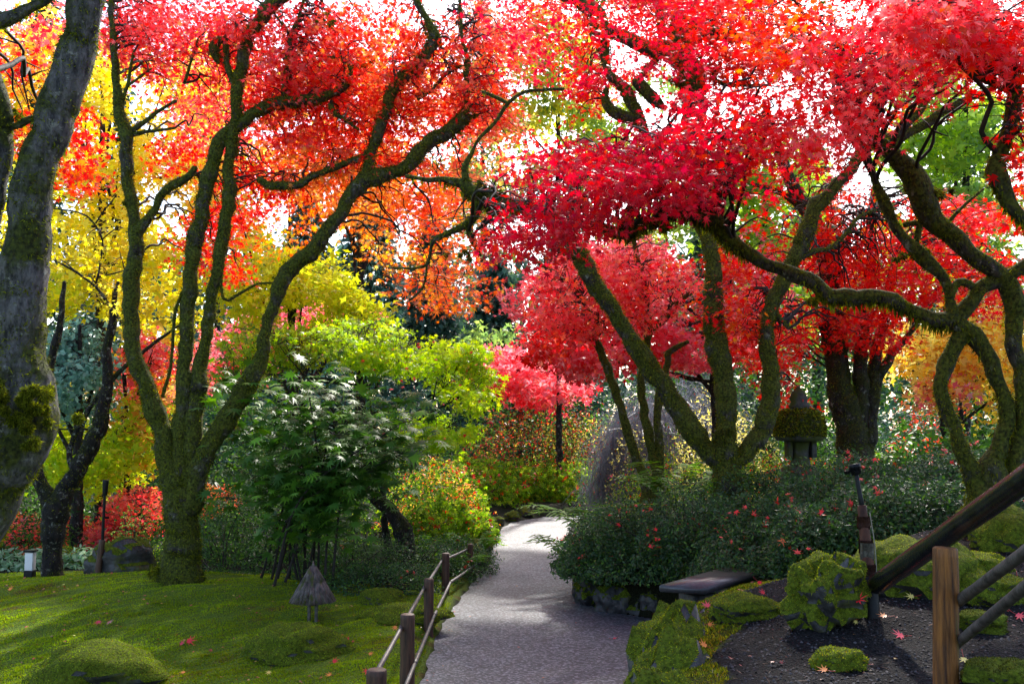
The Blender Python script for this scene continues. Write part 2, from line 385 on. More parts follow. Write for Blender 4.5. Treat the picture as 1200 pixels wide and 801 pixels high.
def foliage(me, blobs, size, tmpl, per=16, rad=.2, tilt=.75, droop=.6, clump=.0, cf=.9, flat=.3, pal_by_spray=True):
    """leaf sprays inside ellipsoid zones (px, py, rx, ry, depth, depth half-range, leaves, palette)"""
    cents = []
    for (px, py, rx, ry, d, dd, cnt, pal) in blobs:
        m_ = max(1, int(cnt / per)); got = 0; pts = []
        while got < m_:
            u = rng.uniform(-1, 1, (m_ * 2, 3)); u = u[(u ** 2).sum(1) < 1]
            if not len(u): continue
            if isinstance(px, tuple): q_ = np.array(px) + u * np.array(rx)      # world-space zone: (centre), (radii)
            else: q_ = np.array([P(px + a * rx, py + b * ry, d + c * dd) for a, b, c in u])
            keep = noise(q_, cf) > clump - .35 + rng.uniform(-.15, .15, len(q_)) if clump > -5 else np.ones(len(q_), bool)
            q_ = q_[keep]; pts.append(q_); got += len(q_)
        c = np.concatenate(pts)[:m_]
        if not isinstance(px, tuple): cents.append(c)
        sn = unit(np.stack([rng.normal(0, .3, m_), rng.normal(-.15, .3, m_), np.ones(m_)], -1))
        a = rng.uniform(0, 6.283, (m_, per)); rr = rad * np.sqrt(rng.uniform(0, 1, (m_, per))) * rng.uniform(.6, 1.3, (m_, 1))
        t1 = unit(np.cross(sn, np.array([0, 1., 0]) + 0 * sn)); t2 = np.cross(sn, t1)
        rad_dir = np.cos(a)[..., None] * t1[:, None] + np.sin(a)[..., None] * t2[:, None]
        pos = c[:, None] + rad_dir * rr[..., None] + sn[:, None] * rng.normal(0, rad * flat, (m_, per, 1)) - np.array([0, 0, 1.]) * (rr[..., None] ** 2 / rad) * .35
        nr = sn[:, None] + rng.normal(0, tilt, (m_, per, 3)); yd = rad_dir + rng.normal(0, .35, (m_, per, 3)) - np.array([0, 0, droop])
        if pal_by_spray:
            cc = np.repeat(pick(pal, m_, .10), per, 0) * .45 + pick(pal, m_ * per, .15) * .55
        else: cc = pick(pal, m_ * per)
        sz = size * rng.uniform(.42, 1.25, m_ * per)
        scatter(me, pos.reshape(-1, 3), nr.reshape(-1, 3), yd.reshape(-1, 3), sz, tmpl, cc)
    return np.concatenate(cents)

# ------------------------------------------------------------------ trunks and branches
def smooth_path(pts, step):
    """Catmull-Rom through (x,y,z,r) rows"""
    p = np.array(pts, float); p = np.vstack([2 * p[0] - p[1], p, 2 * p[-1] - p[-2]]); out = []
    for i_ in range(1, len(p) - 2):
        L_ = np.linalg.norm(p[i_ + 1, :3] - p[i_, :3]); k_ = max(2, int(L_ / step))
        t = np.linspace(0, 1, k_, endpoint=False)[:, None]
        a, b, c, d_ = p[i_ - 1], p[i_], p[i_ + 1], p[i_ + 2]
        out.append(.5 * ((2 * b) + (-a + c) * t + (2 * a - 5 * b + 4 * c - d_) * t ** 2 + (-a + 3 * b - 3 * c + d_) * t ** 3))
    out.append(p[-2][None]); o = np.concatenate(out); o[:, 3] = np.maximum(o[:, 3], .0015)
    return o

def tube(me, path, sides=10, rough=.12, wob=0.0, seed=0.0, col=(1, 1, 1)):
    p = path[:, :3].copy(); r = path[:, 3]
    if wob: p += wob * np.stack([noise(p + 7, 2.2), noise(p + 13, 2.2), .5 * noise(p + 23, 2.2)], -1) * np.minimum(1, np.arange(len(p)) / 4)[:, None]
    t = unit(np.gradient(p, axis=0)); nrm = np.zeros_like(t)
    a = np.cross(t[0], [0.3, 1, .1]); a /= np.linalg.norm(a)
    for i_ in range(len(p)):
        a = a - t[i_] * (a @ t[i_]); a /= np.linalg.norm(a); nrm[i_] = a
    b = np.cross(t, nrm); th = np.linspace(0, 2 * np.pi, sides, endpoint=False)
    ring = np.cos(th)[None, :, None] * nrm[:, None] + np.sin(th)[None, :, None] * b[:, None]
    v = p[:, None] + ring * r[:, None, None]
    if rough: v = v + ring * (r[:, None, None] * rough * (noise(v + seed, 9)[..., None] + .8 * noise(v + seed, 3.3)[..., None]))
    v = v.reshape(-1, 3); k_ = np.arange(len(p) * sides).reshape(len(p), sides); kn = np.roll(k_, -1, 1)
    q_ = np.stack([k_[:-1], kn[:-1], kn[1:], k_[1:]], -1).reshape(-1, 4)
    tip = len(v); v = np.vstack([v, p[-1] + t[-1] * r[-1] * .6, p[0] - t[0] * r[0] * .2])
    cap = np.stack([k_[-1], kn[-1], np.full(sides, tip)], -1); cap0 = np.stack([kn[0], k_[0], np.full(sides, tip + 1)], -1)
    me.add2(v, [q_, cap, cap0], col)
    return p, ring, r

def px_path(pts, d, step=.05):
    """traced branch: (px, py, half width px[, depth])"""
    rows_ = []
    for q_ in pts:
        dd = q_[3] if len(q_) > 3 else d
        rows_.append([*P(q_[0], q_[1], dd), q_[2] * dd / F])
    return smooth_path(rows_, step)

def fuzz(me, path, amount, length=.028, pal='moss', hang=0.0):
    """moss strands on a limb: more on its upper side, and a fringe below when hang > 0"""
    p = path[:, :3]; r = path[:, 3]; t = unit(np.gradient(p, axis=0))
    seg = np.linalg.norm(np.diff(p, axis=0), axis=1); area = (seg * (r[:-1] + r[1:]) * np.pi); tot = area.sum()
    n_ = int(tot * amount)
    if n_ < 1: return
    i_ = rng.choice(len(seg), n_, p=area / tot); f_ = rng.uniform(0, 1, (n_, 1))
    c = p[i_] * (1 - f_) + p[i_ + 1] * f_; rr = r[i_]
    d_ = rng.normal(size=(n_, 3)); tt = t[i_]; d_ = unit(d_ - (d_ * tt).sum(1, keepdims=True) * tt)
    keep = noise(c * 1.0 + d_ * .12, 3.0) + .5 * d_[:, 2] > rng.uniform(-1.1, .5, n_)
    c, rr, d_, tt = c[keep], rr[keep], d_[keep], tt[keep]; n_ = len(c)
    yd = d_ * .8 + rng.normal(0, .5, (n_, 3)) + np.array([0, 0, -.35 - hang])
    L_ = length * rng.uniform(.5, 1.5, n_) * (1 + hang * np.clip(-d_[:, 2], 0, 1) * 1.5)
    yd[:, 2] -= hang * np.clip(-d_[:, 2], 0, 1) * 1.5
    scatter(me, c + d_ * (rr[:, None] * .97), rng.normal(size=(n_, 3)), yd, L_, BLADE, pick(pal, n_, .25))

def tuft(me, c, rad, n_, pal='dark', length=.09, hang=.9):
    """ragged cushion of moss or small ferns hanging on a limb, built from a few uneven lobes"""
    k_ = 7; lob = c + rng.normal(0, rad * .55, (k_, 3)) * np.array([1.5, .7, .6]); w_ = rng.uniform(.3, 1, k_); i_ = rng.integers(0, k_, n_)
    d_ = unit(rng.normal(size=(n_, 3))); pos = lob[i_] + d_ * (rad * .42 * w_[i_])[:, None] * rng.uniform(.4, 1, (n_, 1))
    scatter(me, pos, rng.normal(size=(n_, 3)), d_ * .7 + rng.normal(0, .5, (n_, 3)) - np.array([0, 0, hang]), length * rng.uniform(.35, 1.2, n_), BLADE, pick(pal, n_, .25))

def twigs(me, skel, cents, count, r0=.0072, crook=.032, maxd=1.9):
    """crooked twigs from the nearest limb out to leaf sprays"""
    if len(cents) == 0: return
    idx = rng.choice(len(cents), min(count, len(cents)), replace=False)
    S = skel[:, :3]
    for i_ in idx:
        c = cents[i_]; dist = np.linalg.norm((S - c) * np.array([1, 1, 1.2]), axis=1); j = int(np.argmin(dist + rng.uniform(0, .9, len(S))))
        L_ = dist[j]
        if L_ > maxd or L_ < .08: continue
        s = S[j]; k_ = max(3, int(L_ / .16)); ts = np.linspace(0, 1, k_ + 1)
        pts = s + (c - s) * ts[:, None]; pts[1:-1] += rng.normal(0, crook * min(1, L_), (k_ - 1, 3)) * np.array([1, 1, .7])
        pts[:, 2] += .18 * L_ * np.sin(ts * 3.14)
        rr = min(r0 * (1 + .8 * L_), skel[j, 3] * .7) * (1 - ts) ** .8 + .0022
        pth_ = smooth_path(np.column_stack([pts, rr]), .07); tube(me, pth_, 5, 0)
        for b_ in range(rng.integers(2, 5)):
            q0 = pth_[int(len(pth_) * rng.uniform(.3, .9))]; e_ = q0[:3] + rng.normal(0, .22, 3) * np.array([1, 1, .6]); mid = (q0[:3] + e_) / 2 + rng.normal(0, .05, 3)
            tube(me, smooth_path([[*q0[:3], q0[3] * .7], [*mid, .004], [*e_, .002]], .08), 4, 0)

def tree(name, label, cat, d, stems, blobs, bark, leafsize, tmpl, leafmat='leaf', group=None, mossy=1500, mosslen=.028, hangs=(), twig_n=60, base=None, tufts=(), ground_fix=True, foli={}, sides=10, mosspal='moss', rough=.13, crown='crown', tuftlen=.05, shift=0., dens=1., shade_zones=()):
    b0 = base if base is not None else stems[0][0]
    loc = P(b0[0], b0[1], b0[3] if len(b0) > 3 else d); loc[2] = float(height(loc[0], loc[1]))
    t = thing(name, loc, label, cat, group)
    tm = Mesh(); mm_ = Mesh(); skel = []
    for k_, s in enumerate(stems):
        pth_ = px_path(s, d)
        if k_ == 0 and ground_fix:
            g_ = pth_[0].copy(); z_ = float(height(g_[0], g_[1])) - .08
            if g_[2] > z_ + .02:
                pth_ = np.vstack([[g_[0], g_[1], z_, g_[3] * 1.25], [g_[0], g_[1], (z_ + g_[2]) / 2, g_[3] * 1.1], pth_])
        p0 = pth_[:, :3].copy(); am = np.clip(pth_[:, 3] * .45, .003, .03)[:, None]
        pth_[:, :3] += am * np.stack([noise(p0 + 5 + k_, 5.5), noise(p0 + 17 + k_, 5.5), noise(p0 + 29 + k_, 5.5)], -1)
        pth_[:, 3] *= np.clip(1 + .13 * noise(p0 + k_, 3.7) + .10 * noise(p0 + 2 * k_, 10), .72, 1.45)
        sd_ = sides if pth_[:, 3].max() > .025 else 6
        tube(tm, pth_, sd_, rough if sd_ > 6 else .05, seed=k_ * 3.1); skel.append(pth_)
        if mossy and pth_[:, 3].max() > .012: fuzz(mm_, pth_, mossy, mosslen, mosspal, 1.4 if k_ in hangs else .15)
    skel = np.vstack(skel)
    for (px, py, rad, n_, dd, pal) in tufts: tuft(mm_, P(px, py, dd or d), rad, n_, pal, tuftlen)
    if blobs:
        blobs = [b_ if isinstance(b_[0], tuple) else (b_[0], b_[1], b_[2], b_[3], b_[4] + shift, b_[5] * (1.15 if shift else 1), b_[6] * dens, b_[7]) for b_ in blobs] + [(c_, 0, r_, 0, 0, 0, n_, p_) for c_, r_, n_, p_ in shade_zones]  # last list: leaf masses added for their shade, built into the crown
        cm = Mesh(); c = foliage(cm, blobs, leafsize, tmpl, **foli)
        big = skel[skel[:, 3] > .004]
        n_tr = tm.n; twigs(tm, big, c, twig_n)
        cm.build(crown, M[leafmat], t)
    to = tm.build('trunk', M[bark], t, True)
    if blobs and tm.n > n_tr:      # the thin twigs keep their own bark
        to.data.materials.append(M['twig']); ls = np.zeros(len(to.data.polygons), np.int32); to.data.polygons.foreach_get('loop_start', ls)
        vi = np.zeros(len(to.data.loops), np.int32); to.data.loops.foreach_get('vertex_index', vi); to.data.polygons.foreach_set('material_index', (vi[ls] >= n_tr).astype(np.int32))
    if mm_.n: mm_.build('moss', M['moss_blade'], t)
    return t

# ================================================================== TREES
# leaning grey trunk at the left edge of the view
tree('leaning_tree', 'thick grey lichened trunk leaning in from the left edge with a bulging mossy burl', 'tree', 5.6,
 [[(-95, 905, 36), (-75, 760, 34), (-48, 660, 33), (-22, 590, 33), (0, 530, 34), (14, 480, 36), (22, 430, 32), (24, 390, 28), (26, 340, 26), (31, 290, 25), (43, 210, 23), (60, 150, 22), (78, 90, 22), (100, 10, 20), (125, -70, 18), (150, -150, 15)],
  [(-42, 520, 20), (-38, 400, 18), (-26, 300, 16), (-10, 230, 15), (-3, 180, 17), (-3, 130, 16), (-12, 90, 14), (-35, 30, 12), (-60, -60, 10)],
  [(-40, 50, 9), (-10, 31, 8), (10, 24, 8), (28, 15, 7), (45, 4, 6), (70, -14, 5)],
  [(84, 108, 6), (92, 98, 3.5), (100, 88, 3), (101, 62, 2), (99, 50, 1.5)],
  [(4, 150, 4), (15, 147, 4), (28, 141, 5), (40, 138, 4)],
  [(24, 425, 20), (34, 445, 30), (34, 470, 36), (28, 500, 36), (12, 535, 33), (-8, 575, 28), (-30, 610, 22)], [(-42, 620, 20), (-20, 545, 30), (-8, 500, 34), (-2, 450, 30), (4, 400, 22)]],
 [(15, 75, 35, 16, 7.4, .5, 220, 'red'), (28, 150, 26, 30, 7.2, .4, 330, {'red': 4, 'orange': 1}), (78, 160, 34, 55, 7.6, .5, 560, 'red'), (98, 205, 34, 28, 7.6, .5, 240, {'red': 3, 'orange': 1}), (60, 40, 60, 30, 8, .5, 350, 'pinkred')],
 'bark_grey', .052, STAR7, shade_zones=[((-4.2, 1.5, 6.2), (3.6, 4.2, .9), 2000, 'red')], mossy=5200, mosslen=.022, twig_n=8, foli=dict(per=9, rad=.14), sides=22, rough=.07,  # red zone over the camera's left is unseen, added to block sky light
 tufts=[(50, 462, .08, 4000, 5.5, 'moss'), (40, 480, .09, 5000, 5.42, 'moss'), (28, 462, .12, 6000, 5.36, 'moss'), (22, 495, .13, 6000, 5.35, 'moss'), (8, 525, .13, 6000, 5.36, 'moss'), (-2, 475, .14, 6000, 5.34, 'moss'), (-5, 450, .12, 4000, 5.38, 'moss'), (-2, 180, .09, 2500, 5.6, 'moss'), (-2, 130, .09, 2500, 5.6, 'moss')], tuftlen=.022)

# slim forked tree with a dark trunk on the left
tree('forked_tree', 'slim dark tree forking low between the leaning grey trunk and the mossy maple', 'tree', 13.6,
 [[(60, 690, 16), (60, 670, 13), (60, 640, 12.5), (63, 610, 13), (66, 592, 14), (76, 575, 11), (88, 556, 10), (102, 530, 10.5), (116, 500, 9), (124, 472, 8), (128, 440, 6.5), (124, 410, 6), (130, 385, 5), (134, 355, 3.5), (138, 330, 2)],
  [(63, 600, 11), (54, 582, 9), (47, 565, 8), (41, 540, 7.5), (43, 510, 7), (52, 470, 6), (58, 430, 5), (70, 380, 4), (75, 330, 3)],
  [(85, 548, 4), (82, 528, 3.2), (92, 500, 3), (108, 474, 3), (126, 450, 3.4), (148, 428, 3), (165, 414, 2.4), (183, 400, 2), (210, 381, 1.2)],
  [(145, 380, 2.2), (130, 360, 1.8), (113, 337, 1.6), (92, 321, 1.5), (70, 308, 1.3), (50, 301, 1)],
  [(113, 332, 1.4), (117, 312, 1.3), (120, 282, 1.3), (110, 262, 1.1), (95, 250, 1), (60, 244, .8)],
  [(112, 262, 1), (122, 247, .9), (136, 229, .7)], [(115, 325, 1), (130, 321, .9), (146, 317, .7)], [(120, 280, .9), (132, 270, .8), (142, 265, .6)],
  [(103, 503, 1.6), (86, 503, 1.2), (64, 503, 1), (50, 508, .8)]],
 [(95, 300, 55, 40, 13.4, 1, 160, 'yellow'), (150, 350, 40, 30, 13, .6, 80, 'yellow')], 'bark_dark', .055, STAR5, mossy=1500, twig_n=8)

# the big multi-stemmed maple on the mound
L4 = tree('mossy_maple', 'large moss covered maple with four stems rising from the mound on the left lawn', 'tree', 12.0,
 [[(210, 712, 42), (211, 690, 32), (212, 672, 27), (213, 645, 21), (212, 610, 19), (207, 575, 18), (199, 545, 14), (192, 515, 11), (187, 495, 11), (175, 460, 10.5), (160, 430, 10), (153, 400, 9), (153, 350, 9), (159, 300, 9), (160, 272, 8), (155, 245, 6.5), (149, 215, 7), (148, 180, 7), (147, 155, 7.5), (139, 125, 6), (136, 100, 5), (132, 47, 3.5), (130, 10, 3), (128, -40, 2.5)],
  [(212, 570, 13), (210, 520, 9.5), (213, 480, 9), (216, 440, 8.5), (217, 400, 8.5), (221, 350, 8), (226, 300, 9), (236, 245, 8.5), (246, 200, 8.5), (257, 168, 8), (273, 150, 7.5), (297, 134, 7), (316, 121, 7.5), (345, 118, 7.5), (375, 114, 6), (395, 107, 5), (408, 96, 3.5), (411, 80, 1.6), (400, 68, 1.3), (384, 67, 1)],
  [(216, 585, 14), (222, 540, 10.5), (226, 500, 9.5), (231, 460, 10), (238, 420, 7.5), (244, 385, 6.5), (249, 350, 7), (257, 300, 7), (266, 250, 7.5), (270, 224, 8), (268, 200, 6), (274, 150, 7.5), (281, 100, 7), (289, 55, 7), (299, 30, 7), (318, 8, 8), (345, -18, 8), (380, -50, 6)],
  [(219, 600, 15), (231, 553, 12), (246, 523, 11.5), (262, 497, 12), (275, 476, 11.5), (291, 452, 11), (304, 425, 9), (309, 400, 8), (317, 370, 7.5), (326, 342, 8), (336, 322, 9), (365, 292, 9.5), (385, 270, 8.5), (401, 248, 8), (413, 227, 9), (426, 211, 9.5), (445, 208, 9.5), (462, 202, 8), (478, 193, 8.5), (492, 176, 8.5), (510, 160, 9), (530, 151, 9), (545, 137, 8), (547, 120, 4), (547, 98, 3), (546, 80, 3.5), (548, 68, 2.6), (542, 48, 2), (540, 20, 2), (538, -20, 1.8)],
  [(424, 212, 8), (432, 195, 6), (440, 165, 6.5), (447, 143, 7), (455, 118, 7), (463, 101, 7), (477, 88, 8), (490, 80, 8.5), (500, 60, 7.5), (509, 46, 8.5), (505, 33, 5.5), (495, 14, 4), (486, -6, 3.6), (478, -40, 3)],
  [(160, 275, 6), (168, 265, 5.5), (179, 248, 5), (190, 227, 5), (204, 215, 4.5), (222, 206, 3.5), (230, 196, 3)],
  [(278, 103, 4), (270, 90, 3.5), (265, 72, 3.5), (264, 52, 4)], [(266, 48, 3), (257, 47, 5), (251, 55, 6), (251, 66, 5), (256, 75, 2)],
  [(302, 210, 4), (322, 218, 5), (348, 217, 5), (370, 206, 3.5), (395, 195, 4), (424, 184, 4), (430, 178, 3)],
  [(333, 117, 4), (333, 100, 3), (335, 80, 2.6), (340, 44, 2.4), (350, 22, 2), (358, -10, 2)], [(340, 42, 1.6), (332, 30, 1.5), (322, 17, 1.2)],
  [(146, 155, 4), (160, 150, 3), (175, 138, 2.6), (190, 127, 2.2), (207, 118, 1.8)], [(148, 160, 3), (170, 155, 2.2), (205, 150, 1.4)],
  [(142, 120, 2.4), (149, 100, 1.8), (153, 80, 1.6), (157, 60, 1.5)], [(150, 100, 1.6), (165, 90, 1.3), (178, 80, 1)],
  [(545, 80, 2), (536, 78, 2.4), (520, 90, 2), (507, 105, 1.6), (490, 117, 1.2)],
  [(388, 122, 3), (392, 132, 3), (408, 143, 2), (420, 152, 1.5)], [(216, 98, 2), (232, 45, 1.2)],
  [(256, 305, 2), (262, 350, 2), (275, 347, 2), (300, 333, 1.6), (322, 331, 1.2)],
  [(190, 465, 2), (200, 430, 2), (205, 370, 2), (215, 340, 2), (225, 325, 1.4)]],
 [(220, 40, 105, 60, 11.6, 1.3, 5400, {'pinkred': 4, 'red': 2}), (330, 60, 90, 70, 11.6, 1.4, 5600, {'pinkred': 3, 'red': 2, 'coral': 1}), (430, 60, 95, 75, 11.5, 1.3, 5400, {'red': 3, 'coral': 2}),
  (520, 100, 70, 80, 11.3, 1.1, 3600, {'red': 3, 'coral': 2}), (255, 130, 60, 55, 12.3, 1, 1900, 'pinkred'), (350, 130, 75, 55, 11.6, 1, 3200, {'pinkred': 2, 'red': 3, 'coral': 2}), (440, 160, 75, 50, 11.4, 1, 2600, {'coral': 2, 'red': 3}),
  (370, 190, 65, 35, 11.6, .9, 2000, {'orange': 2, 'peach': 2, 'coral': 2}), (300, 225, 48, 42, 11.6, .7, 1500, {'red': 4}), (245, 265, 45, 60, 12.6, .6, 1500, 'red'), (215, 185, 35, 32, 12.2, .6, 600, 'red'),
  (350, 265, 55, 38, 12, .8, 420, 'orange'), (440, 235, 55, 45, 12, .7, 1500, {'peach': 3, 'orange': 2}), (465, 290, 45, 35, 12.3, .6, 520, {'peach': 2, 'orange': 2, 'yellow': 1}), (510, 250, 55, 50, 12.2, .8, 2000, {'coral': 3, 'orange': 2}),
  (270, 320, 30, 22, 12.4, .4, 260, 'red'), (520, 330, 65, 30, 12.2, .7, 900, {'coral': 3, 'orange': 3}), (160, 30, 60, 40, 12, 1, 1200, 'pinkred'), (570, 50, 50, 60, 11.8, .8, 900, {'coral': 3, 'pinkred': 2}),
  (580, 160, 40, 60, 11.8, .8, 900, {'coral': 3, 'pinkred': 2}), (540, 130, 50, 60, 12.8, .8, 1500, {'coral': 3, 'red': 2}), (590, 60, 50, 60, 13, .8, 1100, {'coral': 2, 'pinkred': 3})],
 'bark_mossy', .062, STAR7, foli=dict(clump=.2, cf=1.7, per=13, rad=.27, flat=.13), shift=1.3, dens=1.0, shade_zones=[((-4.5, 14.8, 8.9), (4.8, 2.4, 1.1), 2600, 'pinkred'), ((-1, 14.5, 9), (2.5, 2.4, 1.1), 1500, 'red')], mossy=3400, mosslen=.032, twig_n=420, sides=16, rough=.16,  # world-space zones: high leaves added to shade the lawn
 tufts=[(545, 137, .11, 700, 12, 'moss_dark'), (530, 155, .10, 500, 12, 'moss'), (147, 165, .10, 500, 12, 'moss_dark'), (153, 235, .10, 380, 12, 'moss_dark'), (422, 77, .07, 260, 11.8, 'moss_dark'), (385, 25, .09, 260, 11.8, 'moss_dark'), (252, 60, .06, 300, 12, 'moss'), (250, 690, .22, 900, 12, 'moss_dark'), (190, 668, .14, 500, 11.9, 'moss')])

# slanting maple on the right bank, three heavy stems
tree('three_stemmed_maple', 'heavy maple with three thick mossy stems meeting in a knob beside the stone lantern', 'tree', 12.6,
 [[(854, 590, 20), (854, 575, 17), (852, 550, 15), (851, 535, 15), (851, 510, 12), (852, 480, 12), (850, 450, 12), (844, 420, 12), (840, 395, 12), (837, 370, 11), (836, 340, 10), (834, 310, 9), (828, 280, 9), (818, 245, 10), (811, 215, 10), (808, 180, 12), (812, 140, 14), (813, 115, 15), (807, 80, 15), (795, 62, 14), (793, 40, 8), (793, 15, 6), (790, -20, 5)],
  [(850, 545, 13), (836, 535, 11), (818, 515, 12), (800, 490, 12), (782, 460, 11), (760, 428, 11), (740, 400, 10.5), (720, 367, 9.5), (702, 340, 10), (690, 318, 11), (678, 298, 11), (665, 280, 9), (650, 262, 7), (630, 245, 5)],
  [(858, 545, 13), (872, 530, 11), (888, 512, 11), (901, 487, 11), (905, 462, 10), (902, 430, 9.5), (897, 402, 9), (897, 380, 8.5), (904, 358, 8), (917, 330, 9), (930, 306, 9), (944, 272, 10), (960, 240, 9), (974, 224, 7.5), (985, 212, 7), (1002, 192, 6), (1025, 168, 5.5), (1052, 155, 5.5), (1075, 133, 5), (1090, 106, 4), (1100, 92, 2.5)],
  [(1040, 175, 4.5), (1055, 163, 5), (1085, 145, 5), (1112, 127, 4.5), (1138, 116, 4), (1170, 100, 3)], [(1015, 107, 3), (1050, 105, 3.4), (1075, 99, 3.4), (1107, 87, 3.5), (1125, 60, 3)],
  [(1000, 190, 4), (1025, 135, 5.5), (1035, 112, 5), (1042, 82, 4), (1050, 50, 3.5)],
  [(795, 62, 12), (780, 58, 10), (765, 57, 9), (748, 50, 8), (728, 42, 8), (708, 34, 9), (696, 15, 8), (680, 4, 6), (650, -6, 5), (610, -14, 4)],
  [(700, 25, 10), (703, 42, 11), (707, 57, 8), (710, 72, 5), (714, 87, 4.5), (724, 98, 6), (736, 112, 7.5), (744, 130, 8), (752, 150, 7), (757, 170, 5)], [(746, 140, 7), (733, 137, 7), (720, 131, 7.5), (711, 121, 6), (709, 110, 4), (712, 101, 2)],
  [(800, 55, 12), (818, 38, 10), (845, 40, 7.5), (870, 42, 7.5), (890, 48, 7), (908, 54, 6), (922, 67, 6), (930, 80, 5), (938, 98, 4)],
  [(800, 45, 9), (806, 20, 9), (808, -10, 8)], [(742, 92, 5), (752, 103, 7), (764, 114, 7), (773, 122, 5), (778, 127, 2)], [(750, 92, 3), (758, 80, 3.5), (770, 68, 4), (782, 60, 5)],
  [(775, 60, 4), (775, 35, 4.5), (772, 10, 5), (768, -20, 5)],
  [(930, 308, 3.5), (955, 294, 3), (973, 290, 2.5), (989, 276, 2.2), (1005, 256, 2), (1026, 245, 1.6)], [(905, 355, 3), (912, 370, 2.5), (925, 385, 2)],
  [(835, 80, 3), (838, 92, 2), (850, 100, 2), (870, 101, 1.8), (900, 100, 1.5)]],
 [(760, 20, 80, 40, 12, 1.2, 2400, 'red'), (860, 70, 70, 45, 12.2, 1.2, 2900, 'red'), (690, 70, 28, 50, 12.2, .8, 800, 'red'), (865, 10, 80, 25, 12, 1, 1500, {'red': 2, 'pinkred': 1}), (735, 75, 40, 25, 12.4, .6, 250, 'red'),
  (860, 350, 55, 65, 12.2, 1.1, 2400, {'red': 4, 'orange': .6}), (905, 420, 45, 45, 13, .8, 1000, {'red': 4, 'pinkred': 1}), (920, 470, 30, 16, 13.2, .5, 240, 'red'), (960, 300, 60, 50, 12.6, 1, 1500, 'red'), (1010, 350, 55, 60, 12.9, 1, 2000, 'red'),
  (1000, 260, 50, 50, 12.6, .9, 1500, 'red'), (1060, 320, 50, 40, 12.6, .8, 1200, 'red'), (950, 380, 40, 40, 13.0, .8, 700, 'red'), (1040, 400, 45, 25, 13.4, .6, 450, 'red'),
  (1060, 125, 40, 18, 12.8, .8, 200, 'red'), (690, 120, 30, 35, 12.5, .6, 350, {'red': 3, 'coral': 1})],
 'bark_mossy', .064, STAR7, foli=dict(clump=.3, cf=1.5, per=13, rad=.27, flat=.13), shift=1.1, dens=.9, shade_zones=[((2.8, 15.2, 9), (4, 2.2, 1.2), 5500, 'red')], mossy=3400, mosslen=.032, twig_n=260, sides=16, rough=.16,  # world-space zone: high leaves added to cast shade on the ground
 tufts=[(704, 40, .14, 900, 12.5, 'moss_dark'), (808, 95, .16, 1100, 12.4, 'moss_dark'), (815, 130, .13, 700, 12.5, 'moss_dark'), (850, 508, .13, 700, 12.4, 'moss_dark'), (800, 65, .16, 900, 12.4, 'moss_dark'), (672, 300, .12, 500, 12.5, 'moss_dark')])

# slim triple stem by the path bend
tree('slim_maple', 'slim maple with three thin mossy stems between the path bend and the heavy maple', 'tree', 15.2,
 [[(760, 612, 12), (758, 592, 8), (757, 565, 6), (748, 540, 6), (735, 505, 5.5), (728, 480, 5), (715, 442, 5), (707, 420, 5), (700, 398, 4.8), (700, 375, 4.5), (688, 356, 4), (677, 343, 3.4), (665, 333, 3), (650, 320, 3), (625, 305, 2), (600, 292, 1.6)],
  [(764, 600, 7), (766, 560, 4.5), (761, 510, 6), (753, 470, 5), (751, 440, 4.5), (757, 410, 4), (760, 385, 4.2), (757, 355, 4), (753, 325, 4), (745, 300, 4), (742, 280, 3), (741, 255, 2)],
  [(767, 600, 7), (772, 560, 4.5), (773, 520, 5), (770, 487, 4.5), (775, 457, 4.5), (782, 428, 4), (784, 415, 4), (794, 406, 3), (806, 400, 2)],
  [(762, 388, 4), (775, 376, 4), (787, 365, 4.5), (797, 351, 3), (812, 342, 2)]],
 [(690, 345, 75, 55, 14.8, 1.2, 2900, {'pinkred': 3, 'crimson': 1, 'coral': 1}), (760, 335, 60, 50, 15, 1, 2200, {'pinkred': 3, 'coral': 1}), (650, 390, 40, 22, 14.8, .8, 700, {'pinkred': 3, 'red': 2})],
 'bark_mossy', .072, STAR5, mossy=1700, mosslen=.03, twig_n=90, tufts=[(646, 325, .1, 260, 15.2, 'moss_dark')])

# tree behind the lantern
tree('stout_maple', 'stout straight trunked maple directly behind the stone lantern with narrow companion stems', 'tree', 14.6,
 [[(1006, 560, 26), (1003, 535, 20), (996, 500, 16), (986, 460, 14), (978, 425, 12), (977, 395, 12.5), (976, 360, 13), (973, 325, 12), (964, 290, 11), (955, 263, 10), (941, 238, 9), (928, 216, 8), (918, 190, 7), (908, 160, 5), (900, 130, 4)],
  [(1006, 520, 12), (1008, 470, 10), (1008, 420, 8.5), (1012, 380, 7.5), (1018, 340, 6), (1022, 300, 6), (1020, 265, 5), (1024, 220, 4)],
  [(1012, 545, 10), (1020, 500, 7.5), (1023, 455, 7.5), (1027, 410, 7), (1034, 380, 6), (1042, 340, 5), (1048, 300, 4)],
  [(1024, 480, 6), (1030, 440, 6), (1045, 416, 5), (1058, 402, 4), (1075, 380, 3)], [(993, 450, 5), (990, 400, 4), (993, 350, 3)],
  [(952, 260, 5), (930, 235, 4), (905, 222, 3), (880, 215, 2)]],
 [(1020, 330, 90, 60, 14.8, 1.2, 2400, 'red'), (930, 215, 50, 30, 14.6, 1, 350, {'red': 2, 'crimson': 1}), (900, 380, 60, 60, 15, 1, 1000, {'pinkred': 2, 'red': 2}), (1100, 265, 75, 42, 15.2, 1.2, 2300, {'red': 3, 'pinkred': 2}), (1150, 330, 60, 45, 15.2, 1, 1400, {'red': 3, 'crimson': 1})],
 'bark', .078, STAR5, mossy=1600, mosslen=.03, twig_n=110, sides=14)

